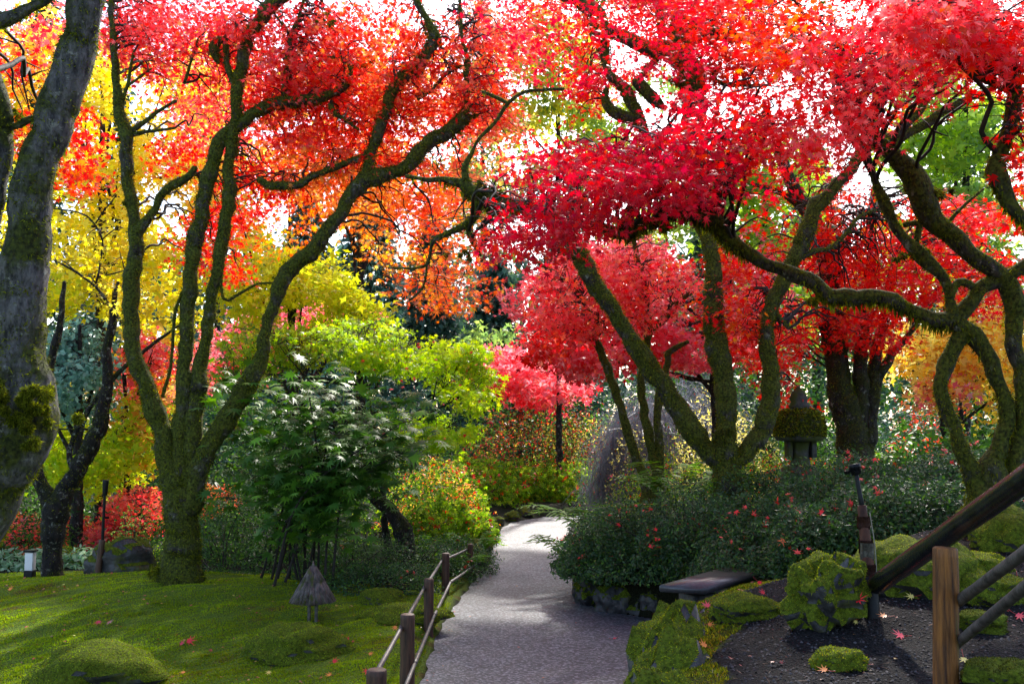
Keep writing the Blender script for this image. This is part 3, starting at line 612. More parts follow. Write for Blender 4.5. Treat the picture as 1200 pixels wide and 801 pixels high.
# right hand maple with a long low limb over the bank
R4 = tree('low_limbed_maple', 'twisting right hand maple whose long horizontal mossy limb crosses in front of the others', 'tree', 8.2,
 [[(1158, 600, 26), (1155, 580, 20), (1160, 555, 15), (1172, 528, 10), (1180, 500, 9), (1179, 470, 9.5), (1170, 445, 9.5), (1160, 425, 9.5), (1147, 402, 10), (1135, 388, 12), (1122, 380, 11), (1095, 377, 9), (1065, 364, 8.5), (1040, 350, 8), (1020, 344, 7.5), (995, 346, 8.5), (970, 342, 9), (945, 330, 9), (925, 318, 8.5), (905, 311, 7.5), (888, 303, 8), (870, 290, 9), (855, 277, 10.5), (835, 261, 12), (815, 249, 12), (797, 245, 10.5), (782, 252, 10.5), (765, 260, 9), (750, 263, 9), (735, 272, 8), (720, 270, 6), (705, 265, 5), (670, 262, 7), (640, 255, 8), (615, 245, 9), (590, 238, 10), (572, 232, 10), (552, 222, 9), (540, 213, 6), (520, 210, 3.4), (498, 211, 3), (476, 207, 2.4)],
  [(1152, 590, 15), (1144, 566, 12), (1132, 542, 9.5), (1118, 508, 8.5), (1110, 480, 8), (1101, 455, 8), (1104, 437, 8), (1114, 418, 9), (1124, 402, 9), (1130, 390, 9)],
  [(1160, 590, 15), (1182, 560, 10), (1195, 520, 9.5), (1197, 480, 9), (1195, 440, 10), (1189, 400, 10), (1188, 360, 11), (1184, 335, 11), (1172, 320, 10), (1155, 310, 10), (1136, 296, 10), (1112, 276, 11), (1093, 256, 13), (1081, 235, 14), (1073, 214, 14), (1060, 198, 12), (1046, 180, 10), (1030, 160, 9.5), (1015, 140, 8), (1004, 123, 6), (995, 100, 4), (990, 60, 3)],
  [(1118, 382, 9), (1130, 364, 9), (1142, 344, 9), (1152, 334, 9), (1175, 325, 8.5), (1200, 312, 8.5), (1235, 290, 8), (1280, 250, 7)],
  [(1114, 376, 7), (1113, 352, 5.5), (1108, 330, 5.5), (1098, 314, 7), (1083, 303, 8.5), (1072, 292, 8), (1060, 280, 6.5), (1048, 261, 6), (1036, 234, 7), (1026, 213, 5), (1015, 187, 4.5), (1003, 162, 4), (994, 150, 4), (986, 138, 4)],
  [(1112, 350, 5), (1122, 331, 5), (1135, 333, 4.5), (1147, 340, 4)], [(1058, 263, 3), (1070, 261, 3), (1088, 263, 3)], [(1073, 290, 3), (1076, 275, 3.5), (1078, 262, 3)],
  [(560, 232, 6), (556, 252, 5), (543, 265, 5), (523, 275, 4), (508, 282, 2.6), (504, 297, 2), (500, 310, 2), (485, 314, 1.4), (455, 314, 1)],
  [(500, 310, 1.6), (498, 328, 1.4), (492, 342, 1.2), (480, 352, .9)], [(547, 218, 5), (546, 196, 4), (553, 180, 3), (564, 160, 2.5), (580, 143, 2.1), (596, 121, 2.3), (615, 107, 2), (640, 105, 1.8), (661, 104, 1.6)],
  [(597, 122, 1.8), (585, 115, 2.2), (565, 107, 1.8)], [(738, 270, 5), (738, 255, 5), (742, 240, 4)], [(545, 262, 3), (557, 285, 3), (563, 300, 2)],
  [(1110, 262, 2.4), (1125, 245, 2), (1140, 232, 1.6), (1153, 221, 1.2)]],
 [(680, 215, 85, 55, 6.6, 1.1, 4600, {'crimson': 4, 'red': 1.5}), (760, 200, 95, 55, 6.4, 1.1, 4800, {'crimson': 4, 'red': 1}), (840, 150, 80, 45, 6.5, 1, 3000, {'crimson': 3, 'red': 2}), (630, 265, 55, 38, 6.8, .8, 2300, {'crimson': 3, 'red': 1}),
  (860, 190, 50, 40, 7.4, .8, 900, {'red': 2, 'crimson': 1}), (945, 140, 85, 50, 6.6, 1.1, 3000, {'pinkred': 3, 'red': 2}), (1020, 70, 100, 55, 6.4, 1.1, 4300, {'pinkred': 3, 'crimson': 1, 'red': 1}), (1120, 38, 90, 40, 6.4, 1.1, 3200, {'pinkred': 3, 'red': 2}), (930, 40, 70, 45, 6.8, 1, 2300, {'red': 3, 'orange': 1}),
  (1180, 95, 35, 25, 6.6, .9, 500, {'red': 3}), (560, 290, 50, 50, 8.4, .8, 900, {'coral': 4, 'orange': 2}), (530, 340, 55, 25, 8.6, .7, 420, {'orange': 3, 'coral': 2}), (1000, 150, 50, 30, 7, .6, 700, 'pinkred'), (895, 250, 35, 20, 8, .5, 200, 'red')],
 'bark_mossy', .054, STAR7, shift=.45, dens=.45, shade_zones=[((3.4, 10, 6.9), (3.4, 3.0, .8), 13000, 'red'), ((6.5, 8.0, 6.2), (2.5, 3.0, .8), 5000, 'red'), ((1.0, 9.6, 6.3), (1.5, 1.4, .7), 2500, 'crimson')], mossy=5200, mosslen=.024, hangs=(0,), twig_n=230, sides=16, rough=.16, foli=dict(per=11, rad=.25, flat=.13, tilt=.7, clump=.15, cf=2.2),  # world-space zones: high leaves added to shade the gravel bed and bank
 tufts=[(575, 232, .12, 900, 8.2, 'moss_dark'), (560, 215, .08, 500, 8.2, 'moss_dark'), (590, 250, .10, 600, 8.2, 'moss_dark'), (545, 297, .07, 260, 8.2, 'moss_dark'), (1075, 300, .08, 500, 8.2, 'moss_dark'), (960, 352, .07, 500, 8.2, 'moss'), (780, 262, .08, 600, 8.2, 'moss'), (1078, 225, .12, 900, 8.2, 'moss_dark')])

# limb hanging in from the right edge
tree('overhanging_maple', 'maple reaching in from beyond the right edge with a drooping shaggy mossy limb', 'tree', 6.4,
 [[(1330, 700, 30), (1325, 600, 28), (1310, 480, 26), (1300, 400, 24), (1275, 330, 16), (1235, 290, 9), (1212, 270, 6), (1200, 260, 5.5), (1186, 246, 6.5), (1178, 230, 8), (1170, 215, 10), (1167, 198, 12), (1171, 182, 10), (1178, 163, 8), (1185, 140, 8), (1190, 110, 8), (1190, 88, 5), (1188, 60, 4)],
  [(1188, 108, 4), (1172, 102, 3.5), (1160, 97, 3), (1148, 92, 2.5)], [(1300, 410, 14), (1290, 250, 12), (1260, 120, 9), (1225, 20, 7)], [(1310, 480, 12), (1340, 300, 12), (1370, 120, 9)]],
 [(1160, 50, 60, 35, 6.0, .8, 1100, {'pinkred': 2, 'red': 2}), (1198, 160, 18, 50, 6.2, .6, 150, {'red': 2}), (1200, 245, 18, 50, 7, .5, 250, 'red'), (1080, 20, 80, 30, 5.6, .8, 1500, {'pinkred': 3, 'red': 1}), (1260, 120, 80, 110, 6.2, .8, 900, 'red')],
 'bark_mossy', .058, STAR7, shade_zones=[((2.0, 0.0, 6.0), (4.6, 4.2, .9), 3500, 'red')], mossy=6500, mosslen=.024, hangs=(0,), twig_n=60, sides=14, foli=dict(per=14, rad=.16))  # unseen leaf zone above the camera, added to cut sky fill

# ------------------------------------------------------------------ background trees
def bgtree(name, label, d, base, topy, hw, blobs, size, tmpl=TRI3, mat='leaf_far', bark='bark_dark', group=None, limbs=6, per=18, rad=.35, lean=0, clump=0., cat='tree', **kw):
    bx, by = base; sx_ = random.uniform(-6, 6) + lean
    stems = [[(bx, by, hw * 1.2), (bx + sx_ * .3, by + (topy - by) * .3, hw), (bx + sx_, by + (topy - by) * .65, hw * .7), (bx + sx_ * 1.4, topy, hw * .25)]]
    for k_ in range(limbs):
        f_ = random.uniform(.25, .8); y0 = by + (topy - by) * f_; x0 = bx + sx_ * f_; bl = random.choice([b_ for b_ in blobs if not isinstance(b_[0], tuple)])
        ex, ey = bl[0] + random.uniform(-.5, .5) * bl[2], bl[1] + random.uniform(-.5, .5) * bl[3]
        stems.append([(x0, y0, hw * .45), ((x0 + ex) / 2, (y0 + ey) / 2 - 5, hw * .3), (ex, ey, hw * .12)])
    return tree(name, label, cat, d, stems, blobs, bark, size, tmpl, mat, group, mossy=0, twig_n=kw.pop('twig_n', 50), foli=dict(per=per, rad=rad, clump=clump, tilt=kw.pop('tilt', .8), **kw), sides=8)

bgtree('yellow_maple', 'tall golden yellow maple filling the view behind the left hand trunks', 19, (118, 600), 60, 6,
 [(110, 230, 75, 110, 19, 2, 3100, 'yellow'), (200, 150, 80, 110, 19.5, 2, 3100, {'yellow': 3, 'peach': 1}), (180, 320, 70, 80, 19, 2, 2500, {'yellow': 3, 'yellowgreen': 1}), (40, 80, 70, 80, 19, 1.5, 2400, {'peach': 2, 'yellow': 2}), (75, 340, 45, 22, 18.5, 1.2, 700, {'yellow': 2, 'yellowgreen': 2}), (110, 100, 50, 60, 19, 2, 1600, 'yellow')], .12, clump=.05)
bgtree('yellow_maple', 'yellow green maple with drooping tiers left of the dark conifers', 17, (345, 620), 250, 5,
 [(300, 330, 55, 60, 17, 1.5, 2600, {'yellow': 2, 'yellowgreen': 2}), (370, 325, 60, 30, 16.6, 1.2, 1500, {'yellowgreen': 4, 'yellow': 1}), (415, 345, 35, 30, 16.4, .8, 800, {'yellowgreen': 4}), (280, 230, 40, 70, 17.5, 1, 1000, {'yellow': 3, 'peach': 2}), (400, 385, 45, 18, 16.2, .8, 700, 'yellowgreen')], .10, clump=0)
bgtree('orange_maple', 'peach and coral maple glowing behind the curved stem of the mossy maple', 22, (420, 590), 80, 5,
 [(390, 110, 90, 60, 22, 2, 2600, {'peach': 3, 'yellow': 2, 'coral': 1}), (480, 110, 70, 90, 23, 2, 2200, {'peach': 2, 'coral': 2, 'yellow': 1}), (260, 90, 60, 60, 23, 2, 1900, {'yellow': 3, 'peach': 1}), (390, 200, 90, 60, 22, 2, 2200, {'peach': 3, 'orange': 1, 'coral': 1}), (330, 170, 60, 60, 22, 2, 1200, {'peach': 2, 'coral': 2}), (500, 200, 70, 50, 22, 1.6, 1100, {'peach': 1, 'coral': 3})], .12, clump=.1)
bgtree('pink_maple', 'soft pink maple low between the mossy maple and the lime green foliage', 25, (340, 580), 320, 5,
 [(330, 385, 70, 32, 25, 1.5, 1900, 'pink'), (270, 420, 60, 35, 25, 1.5, 1400, {'pink': 3, 'coral': 1}), (400, 375, 60, 22, 25.5, 1.5, 800, {'pink': 2, 'peach': 1})], .12)
bgtree('lime_maple', 'bright lime maple with coral tinted tips seen between the left hand trunks', 18, (150, 660), 440, 4,
 [(110, 540, 75, 38, 18, 1.2, 2400, {'lime': 3, 'yellowgreen': 2}), (170, 500, 45, 45, 18, 1, 1500, {'lime': 2, 'coral': 1, 'yellowgreen': 1}), (165, 425, 40, 38, 18.5, 1, 1300, {'pink': 3, 'coral': 2}), (60, 520, 40, 40, 18, 1, 900, {'yellowgreen': 3}), (130, 440, 30, 30, 18.4, .8, 300, 'yellow'), (195, 440, 30, 40, 18.6, .8, 600, {'pink': 2, 'yellow': 2})], .10)
bgtree('lace_leaf_maple', 'arching lime green laceleaf maple overhanging the shrubs left of the path', 14.6, (455, 640), 400, 4,
 [(480, 412, 95, 24, 14.4, 1.2, 3000, 'lime'), (540, 450, 45, 36, 14.2, 1, 2000, {'lime': 4, 'yellowgreen': 1}), (430, 400, 70, 30, 14.8, 1, 2200, {'lime': 2, 'palegreen': 1}), (510, 495, 50, 28, 14.2, .9, 1900, 'lime'), (330, 405, 75, 28, 15.2, 1, 2200, {'lime': 2, 'green': 1}), (280, 440, 45, 25, 15.4, .8, 900, {'lime': 1, 'green': 2})], .07, STAR5, 'leaf', per=20, rad=.2, limbs=18, lean=-30, group=None, twig_n=150, clump=.36, cf=1.8, flat=.15)
bgtree('red_maple', 'wide rose red maple spreading behind the slim triple stemmed maple', 20, (840, 560), 260, 6,
 [(650, 350, 60, 40, 20, 1.5, 2100, {'pinkred': 2, 'pink': 2}), (730, 330, 80, 55, 20, 1.8, 4200, {'pinkred': 2, 'pink': 3}), (800, 390, 80, 45, 20, 1.5, 3300, {'pinkred': 2, 'pink': 2}), (690, 410, 70, 35, 19.5, 1.5, 2300, {'pinkred': 3, 'pink': 2}), (880, 330, 50, 60, 20.5, 1.5, 1700, {'pinkred': 2, 'pink': 1}), (640, 410, 30, 18, 19, 1, 500, 'red')], .10, clump=.4, limbs=14, cf=1.1, rad=.28)
bgtree('pink_maple', 'distant pale pink maple low beyond the end of the path', 32, (610, 560), 400, 4,
 [(600, 430, 60, 26, 29, 2, 1800, {'pink': 3, 'pinkred': 1}), (640, 455, 55, 20, 28.5, 2, 1400, {'pink': 2, 'pinkred': 2}), (570, 395, 40, 14, 33, 2, 300, 'palegreen')], .16)
bgtree('orange_maple', 'golden orange maple behind the forked stems of the right hand maple', 19, (1110, 590), 350, 5,
 [(1080, 415, 60, 38, 19, 1.5, 2300, 'yelloworange'), (1150, 400, 65, 50, 19, 1.5, 2800, {'yelloworange': 3, 'peach': 1}), (1185, 460, 40, 40, 19, 1, 900, {'yelloworange': 2, 'yellow': 1}), (1110, 455, 40, 25, 18.6, 1, 500, {'yelloworange': 1, 'pink': 1})], .11)
bgtree('green_maple', 'fresh green tree glimpsed through the red leaves beside the stout maple', 24, (900, 570), 120, 6,
 [(905, 230, 65, 90, 24, 2, 3400, {'lime': 2, 'palegreen': 2}), (840, 230, 70, 70, 24, 2, 2000, {'lime': 1, 'palegreen': 3}), (920, 350, 50, 50, 24, 2, 1000, {'lime': 2, 'palegreen': 1}), (760, 280, 50, 40, 24, 2, 900, {'palegreen': 2, 'yellow': 1})], .15, clump=.05)
bgtree('green_maple', 'pale green tree lit from behind at the upper right', 23, (1130, 590), 60, 6,
 [(1115, 165, 95, 65, 23, 2, 4300, {'lime': 2, 'palegreen': 2}), (1080, 90, 60, 40, 23, 2, 900, {'lime': 2, 'palegreen': 2}), (1160, 250, 60, 50, 23, 2, 1500, {'palegreen': 3, 'lime': 1}), (1060, 300, 60, 50, 23, 2, 1400, {'lime': 2, 'yellowgreen': 1})], .15, clump=.15)
bgtree('green_maple', 'sparse yellow green tree rising against the white sky at top centre', 27, (655, 580), 20, 3.2,
 [(630, 90, 75, 80, 27, 2, 3300, {'palegreen': 2, 'yellow': 2}), (560, 220, 60, 50, 27, 2, 1400, {'palegreen': 2, 'peach': 1}), (700, 170, 60, 60, 27, 2, 1600, {'palegreen': 2, 'yellowgreen': 1}), (640, 200, 50, 40, 27, 2, 450, {'palegreen': 2}), (760, 110, 40, 40, 27, 2, 330, 'palegreen'), ((5.0, 22.3, 13.1), 0, (3.9, 3.2, 1.0), 0, 0, 0, 4500, 'green'), ((5.6, 27.5, 15.6), 0, (4.0, 3, 1.0), 0, 0, 0, 4000, 'green'), (560, 130, 50, 60, 27, 2, 900, {'coral': 2, 'palegreen': 2}), (620, 30, 60, 50, 27, 2, 700, {'coral': 2, 'palegreen': 1})], .16, clump=.2)  # world-space green zones: leaves added above the view to shade the path
bgtree('yellow_maple', 'pale gold maple tops fading into sky behind the leaning grey trunk', 26, (-40, 600), 60, 6,
 [(-20, 250, 80, 120, 26, 2, 1800, {'yellow': 2, 'yellowgreen': 1}), (-20, 450, 70, 70, 25, 2, 1000, {'yellowgreen': 2, 'green': 1})], .17)
bgtree('red_maple', 'low coral red mounding maple behind the slim forked tree', 17.5, (35, 668), 600, 4,
 [(20, 632, 45, 30, 17.5, 1, 2000, {'coral': 4, 'pink': 2}), (85, 635, 45, 30, 17.5, 1, 1900, {'coral': 3, 'redbrown': 1, 'pink': 1})], .07, STAR5, limbs=5, per=20, rad=.2)
bgtree('red_maple', 'low scarlet mounding maple between the forked tree and the mossy maple', 17, (165, 668), 575, 4,
 [(165, 600, 45, 30, 17, 1, 2000, {'coral': 2, 'pinkred': 3}), (135, 630, 35, 25, 16.8, .8, 1100, {'pinkred': 3, 'redbrown': 1}), (255, 585, 30, 18, 17, .7, 450, {'coral': 3, 'green': 1})], .07, STAR5, limbs=5, per=20, rad=.2)
bgtree('blue_spruce', 'blue green broad evergreen behind the slim forked tree', 16.8, (90, 640), 380, 6,
 [(70, 435, 60, 55, 16.8, 1.0, 2600, 'blue'), (110, 410, 40, 40, 16.8, .8, 1500, 'blue')], .12, KITE, 'leaf_far', per=20, rad=.3)

def conifer(label, px, basey, topy, d, wpx, pal, n_=2600, size=.34):
    """tall conifer: tapered trunk and whorls of drooping boughs"""
    b = P(px, basey, d); b[2] = float(height(b[0], b[1])); tp = P(px, topy, d); Ht = tp[2] - b[2]; R = wpx * d / F
    t = thing('conifer_tree', b, label, 'conifer', 'dark conifers far behind the garden')
    tm = Mesh(); tube(tm, smooth_path([[*b, .25 * R * .3], [b[0], b[1], b[2] + Ht * .5, .16 * R * .3], [b[0], b[1], tp[2], .02]], .8), 8, .05)
    tm.build('trunk', M['bark_dark'], t, True)
    h_ = rng.uniform(.05, 1, n_) ** .9; rr = R * (1.05 - h_) ** .75; a = rng.uniform(0, 6.283, n_)
    a = np.round(a / .35) * .35 + rng.normal(0, .12, n_) + np.floor(h_ * 26) * 1.7; hq = np.floor(h_ * 26) / 26 + rng.normal(0, .006, n_)
    q_ = rng.uniform(.25, 1, n_) ** .6
    out = np.stack([np.cos(a), np.sin(a), 0 * a], -1); pos = b + out * (rr * q_)[:, None]; pos[:, 2] = b[2] + Ht * hq - (rr * q_) * .35 * q_
    yd = out + rng.normal(0, .4, (n_, 3)) - np.array([0, 0, .9])
    cm = Mesh(); scatter(cm, pos, rng.normal(0, .6, (n_, 3)) + np.array([0, -.3, 1.]), yd, size * rng.uniform(.6, 1.5, n_), KITE, pick(pal, n_, .2))
    for _ in range(1):
        pos2 = pos + rng.normal(0, .25, pos.shape); scatter(cm, pos2, rng.normal(0, 1, (n_, 3)), yd, size * .8 * rng.uniform(.6, 1.5, n_), KITE, pick(pal, n_, .2))
    cm.build('crown', M['needle'], t)
cf_lab = ['far left', 'beside the yellow maple tops', 'above the laceleaf maple', 'with the densest blue green boughs', 'rising over the end of the path', 'just left of the slim maple', 'behind the rose red maple', 'behind the stout maple', 'behind the low limbed maple', 'at the far right edge', 'tallest and palest at top centre', 'pale and narrow against the white sky', 'behind the leaning grey trunk']
for (px, by, ty, d, wp, pal, n_), lb in zip([(30, 560, -60, 46, 60, 'conifer', 2600), (250, 560, 20, 48, 60, 'conifer', 2600), (355, 560, 205, 44, 65, {'conifer': 2, 'blue': 1}, 4000), (430, 560, 150, 46, 70, {'conifer': 2, 'blue': 1}, 4300), (505, 560, 240, 43, 62, {'conifer': 1}, 3800), (580, 560, 300, 42, 60, 'conifer', 3300), (660, 560, 260, 44, 60, 'conifer', 3300),
      (840, 560, 180, 48, 70, {'conifer': 2, 'palegreen': 1}, 4200), (960, 560, 150, 50, 80, {'conifer': 2, 'palegreen': 1}, 4200), (1150, 560, 120, 46, 80, {'conifer': 2, 'palegreen': 1}, 2600), (565, 560, -30, 62, 60, {'conifer': 1, 'palegreen': 1}, 2600), (690, 560, -90, 66, 50, {'conifer': 1, 'palegreen': 1}, 2200), (120, 560, 60, 50, 60, 'conifer', 2600)], cf_lab):
    conifer('dark conifer standing ' + lb, px, by, ty, d, wp, pal, n_)

# ================================================================== SHRUBS AND PLANTS
TOPS = []
def shrub(name, label, c, R, n_, size, pal, tmpl=KITE, mat='leaf', cat='shrub', group=None, lump=.22, shell=.35, tilt=.7, spray=1, stems=10, up=.5, twig=0, second=None):
    """c = base centre on the ground, R = radii; leaves through the outer shell of a lumpy dome"""
    c = np.array(c, float); z0 = float(height(c[0], c[1])); b = np.array([c[0], c[1], z0 if len(c) < 3 or c[2] is None else c[2]])
    t = thing(name, b, label, cat, group)
    u = unit(rng.normal(size=(n_, 3))); u[:, 2] = np.abs(u[:, 2]) * 1.0 - .12; u = unit(u)
    lum = 1 + lump * noise(u * 1.0 + b, 2.6) + lump * .5 * noise(u + b, 6.5)
    s_ = 1 - shell * rng.uniform(0, 1, n_) ** 1.6
    pos = b + u * np.array(R) * (lum * s_)[:, None]
    gz = height(pos[:, 0], pos[:, 1]); pos[:, 2] = np.maximum(pos[:, 2], gz + .02)
    nr = u * .6 + np.array([0, 0, up]) + rng.normal(0, tilt, (n_, 3)); yd = u + rng.normal(0, .7, (n_, 3))
    cc = pick(pal, n_)
    TOPS.append((name, pos[(u[:, 2] > .25) & (s_ > .9)]))
    cm = Mesh()
    if spray > 1:
        k_ = spray; n2 = n_ // k_; base = np.repeat(pos[:n2], k_, 0); bn = np.repeat(unit(nr[:n2]), k_, 0); a = np.tile(np.linspace(0, 6.283, k_, endpoint=False), n2) + np.repeat(rng.uniform(0, 6, n2), k_)
        t1 = unit(np.cross(bn, rng.normal(size=3))); t2 = np.cross(bn, t1); dr = np.cos(a)[:, None] * t1 + np.sin(a)[:, None] * t2
        scatter(cm, base + dr * size * .55, bn + dr * .5 + rng.normal(0, .2, bn.shape), dr, size * rng.uniform(.7, 1.1, len(base)), tmpl, np.repeat(cc[:n2], k_, 0) * rng.uniform(.85, 1.15, (len(base), 1)))
    else:
        scatter(cm, pos, nr, yd, size * rng.uniform(.6, 1.2, n_), tmpl, cc)
    sm = Mesh()
    for _ in range(stems):
        e_ = pos[rng.integers(len(pos))]; r0 = np.array([rng.normal(0, R[0] * .15), rng.normal(0, R[1] * .15), -.03]); mid = (b + r0 + e_) / 2 + rng.normal(0, .08, 3) * R[0]; mid[2] -= .05
        tube(sm, smooth_path([[*(b + r0), .014], [*mid, .009], [*e_, .004]], .12), 5, 0)
    for _ in range(twig):
        e_ = pos[rng.integers(len(pos))]; s0 = b + (e_ - b) * .5; mid = (s0 + e_) / 2 + rng.normal(0, .05, 3)
        tube(sm, smooth_path([[*s0, .006], [*mid, .004], [*e_, .002]], .1), 4, 0)
    cm.build('foliage', M[mat], t); sm.build('stems', M['twig'], t)
    return t

def gp(px, py, z=0): p_ = G(px, py, z); return (p_[0], p_[1])
def at(px, d): p_ = P(px, 500, d); return (p_[0], d)

# evergreen hedge of low glossy shrubs on the right bank
hedge = [(700, 12.7, .62, .7, .62, 'low evergreen shrub spilling over the path edge at the bend'), (745, 12.4, .8, .8, .72, 'low evergreen shrub in front of the slim triple stemmed maple'),
 (800, 12.0, .9, .8, .8, 'low evergreen shrub between the slim maple and the heavy maple'), (860, 11.4, .9, .8, .75, 'low evergreen shrub under the knob of the heavy maple'),
 (780, 11.9, .8, .7, .45, 'low evergreen shrub just behind the stone slab bench'), (915, 10.9, .9, .8, .8, 'low evergreen shrub in front of the stone lantern'),
 (970, 10.5, .9, .8, .8, 'low evergreen shrub between the stone lantern and the leaning lamp stake'), (1022, 10.5, .9, .8, .85, 'low evergreen shrub directly behind the leaning lamp stake'),
 (1075, 10.2, .9, .8, .8, 'low evergreen shrub under the short red sprigs right of the lamp stake'), (1125, 9.8, .8, .7, .7, 'low evergreen shrub beside the foot of the low limbed maple'), (975, 9.5, .65, .6, .6, 'low evergreen shrub bordering the back of the gravel bed'),
 (900, 10.3, .75, .7, .6, 'low evergreen shrub at the end of the stone slab bench'), (1000, 9.3, .8, .7, .55, 'low evergreen shrub nearest the mossy boulder'), (1065, 9.0, .8, .6, .5, 'low evergreen shrub behind the sloping black handrail'),
 (1180, 10.6, .9, .7, .8, 'low evergreen shrub at the right edge behind the low limbed maple'), (1000, 12.0, 1.0, .8, .85, 'low evergreen shrub in the back row before the stout maple'), (1085, 12.2, 1.0, .8, .8, 'low evergreen shrub in the back row before the rhododendron'), (900, 12.6, .8, .7, .6, 'low evergreen shrub in the back row before the heavy maple'), (720, 13.6, .6, .7, .5, 'low evergreen shrub behind the spilling one at the bend')]
for (px, d, rx, ry, rz, lb) in hedge:
    x_, y_ = at(px, d)
    shrub('evergreen_shrub', lb, (x_, y_), (rx, ry, rz * 1.02), 9000, .038, {'evergreen': 4, 'green': 1.6, 'dark': 2}, OVAL, 'shrub_leaf', group='low evergreen shrubs along the right bank', stems=14, twig=60, lump=.28, shell=.4)
# left low shrubs
for (px, d, rx, ry, rz, lb) in [(420, 13.2, 1.0, .8, .6, 'dark glossy shrub behind the wooden pagoda light'), (480, 14.0, 1.0, .8, .62, 'dark glossy shrub behind the rustic rail fence'), (535, 15.2, .7, .8, .5, 'dark glossy shrub beside the first edging stones'), (440, 12.4, .8, .5, .35, 'dark glossy shrub spreading low onto the moss lawn'),
      (262, 13.6, .7, .7, .95, 'dark leafy shrub tucked behind the mossy maple base')]:
    x_, y_ = at(px, d)
    shrub('glossy_shrub', lb, (x_, y_), (rx, ry, rz), 5200, .028, {'dark': 3, 'evergreen': 2, 'green': 1}, OVAL, 'leaf_gloss', group='dark glossy shrubs left of the path', stems=16, twig=40)
# azaleas at the bend
for (px, d, rx, ry, rz, lb) in [(522, 19.0, .95, .9, 1.0, 'clipped azalea with fallen red leaves left of the path bend'), (600, 26.6, 1.6, 1.1, 1.35, 'widest clipped azalea in the row at the path bend'), (660, 26.6, 1.5, 1.0, 1.35, 'clipped azalea just beyond the end of the visible path'), (552, 25.6, 1.5, 1.4, 1.6, 'taller clipped azalea in the second row'), (515, 22.5, 1.1, 1.0, 1.4, 'clipped azalea below the arching lime maple'), (705, 27.5, 1.3, .9, 1.3, 'farthest clipped azalea behind the fern clump')]:
    x_, y_ = at(px, d)
    shrub('azalea', lb, (x_, y_), (rx, ry, rz * .78), 7500, .06, 'azalea', OVAL, 'leaf_far', group='azaleas around the path bend', spray=5, lump=.25)
shrub('spindle_bush', 'dark domed bush speckled with yellow and scarlet leaves beyond the azaleas', at(628, 29), (2.4, 1.5, 2.75), 10000, .08, {'spindle': 2, 'redbrown': 1.5, 'dark': 2.5}, OVAL, 'leaf_far', lump=.15, twig=80)
shrub('spindle_bush', 'airy bush of yellow and scarlet leaves right of the dark domed bush', at(695, 29.5), (1.9, 1.4, 2.3), 6000, .08, {'spindle': 2, 'paleyellow': 1, 'azalea': 2}, OVAL, 'leaf_far', lump=.3, twig=60)
shrub('spindle_bush', 'small yellow and orange leaved bush behind the dark shrubs left of the path', at(510, 20.5), (1.1, .9, 1.45), 2200, .055, {'peach': 2, 'spindle': 2, 'coral': 1}, OVAL, 'leaf', lump=.35, twig=60)
shrub('red_berry_bush', 'muted red and brown shrub to the right of the distant pink maple', at(650, 31), (2.6, 1.6, 3.2), 3800, .10, {'redbrown': 1, 'green': 2, 'conifer': 1}, OVAL, 'leaf', lump=.3)
shrub('green_shrub', 'rounded grey green tree top beyond the end of the path', at(585, 38), (3.0, 2.0, 4.6), 3800, .14, {'palegreen': 2, 'green': 1}, OVAL, 'leaf', lump=.3)
shrub('green_shrub', 'broad lime green shrub at the foot of the laceleaf maple', at(440, 19), (1.6, 1.0, 1.9), 5000, .06, {'lime': 1, 'green': 2}, OVAL, 'leaf', lump=.3)
shrub('green_shrub', 'leafy green shrub behind the palmate leaved shrub', at(330, 17), (1.6, 1.0, 1.9), 5000, .06, {'green': 3, 'dark': 1}, OVAL, 'leaf', lump=.3)
shrub('pale_yellow_shrub', 'pale yellow shrub glowing behind the heavy maple knob', at(850, 21), (1.3, .9, 2.05), 3600, .06, 'paleyellow', OVAL, 'leaf', lump=.2)
shrub('pale_yellow_shrub', 'small pale yellow shrub in front of the grey weeping dome', at(735, 21.5), (.5, .5, 1.6), 500, .05, 'paleyellow', OVAL, 'leaf', lump=.2)
shrub('red_leaved_shrub', 'green and red speckled shrub between the slim and heavy maples', at(800, 17), (1.2, .8, 1.15), 3600, .04, 'azalea', OVAL, 'leaf', lump=.25)
shrub('red_leaved_shrub', 'green and red speckled shrub between lantern and heavy maple', at(905, 16), (1.0, .8, .85), 3600, .04, {'azalea': 4, 'red': 1}, OVAL, 'leaf', lump=.25)
shrub('red_leaved_shrub', 'green and red speckled shrub right of the stone lantern', at(965, 15.6), (.7, .7, .75), 2200, .04, {'azalea': 4, 'red': 1}, OVAL, 'leaf', lump=.25)
shrub('rhododendron', 'dark big leaved rhododendron right of the stout maple', at(1075, 15.5), (1.0, .8, 1.25), 1500, .10, {'fatsia': 2, 'green': 1}, OVAL, 'leaf_gloss', spray=5, lump=.25)
shrub('rhododendron', 'dark big leaved rhododendron seen inside the fork of the low limbed maple', at(1155, 15), (.9, .8, 1.2), 1400, .10, {'fatsia': 2, 'green': 1}, OVAL, 'leaf_gloss', spray=5, lump=.25)
shrub('lime_shrub', 'low lime green planting below the big leaved rhododendron', at(1065, 14.4), (.9, .6, .45), 2600, .03, 'lime', OVAL, 'leaf')
shrub('blue_shrub', 'blue green mounded conifer beyond the rhododendron', at(1050, 24), (1.6, 1, 2.4), 3000, .10, 'conifer', KITE, 'needle')
shrub('red_leaved_shrub', 'muted red shrub between rhododendron and golden orange maple', at(1090, 21), (1.1, .8, 2.1), 2200, .07, {'redbrown': 3, 'green': 1}, OVAL, 'leaf', lump=.3)
shrub('lime_shrub', 'clipped yellow green ball behind the dark boulder on the left', at(85, 15.6), (.32, .3, .33), 1600, .02, 'lime', KITE, 'leaf', lump=.05)
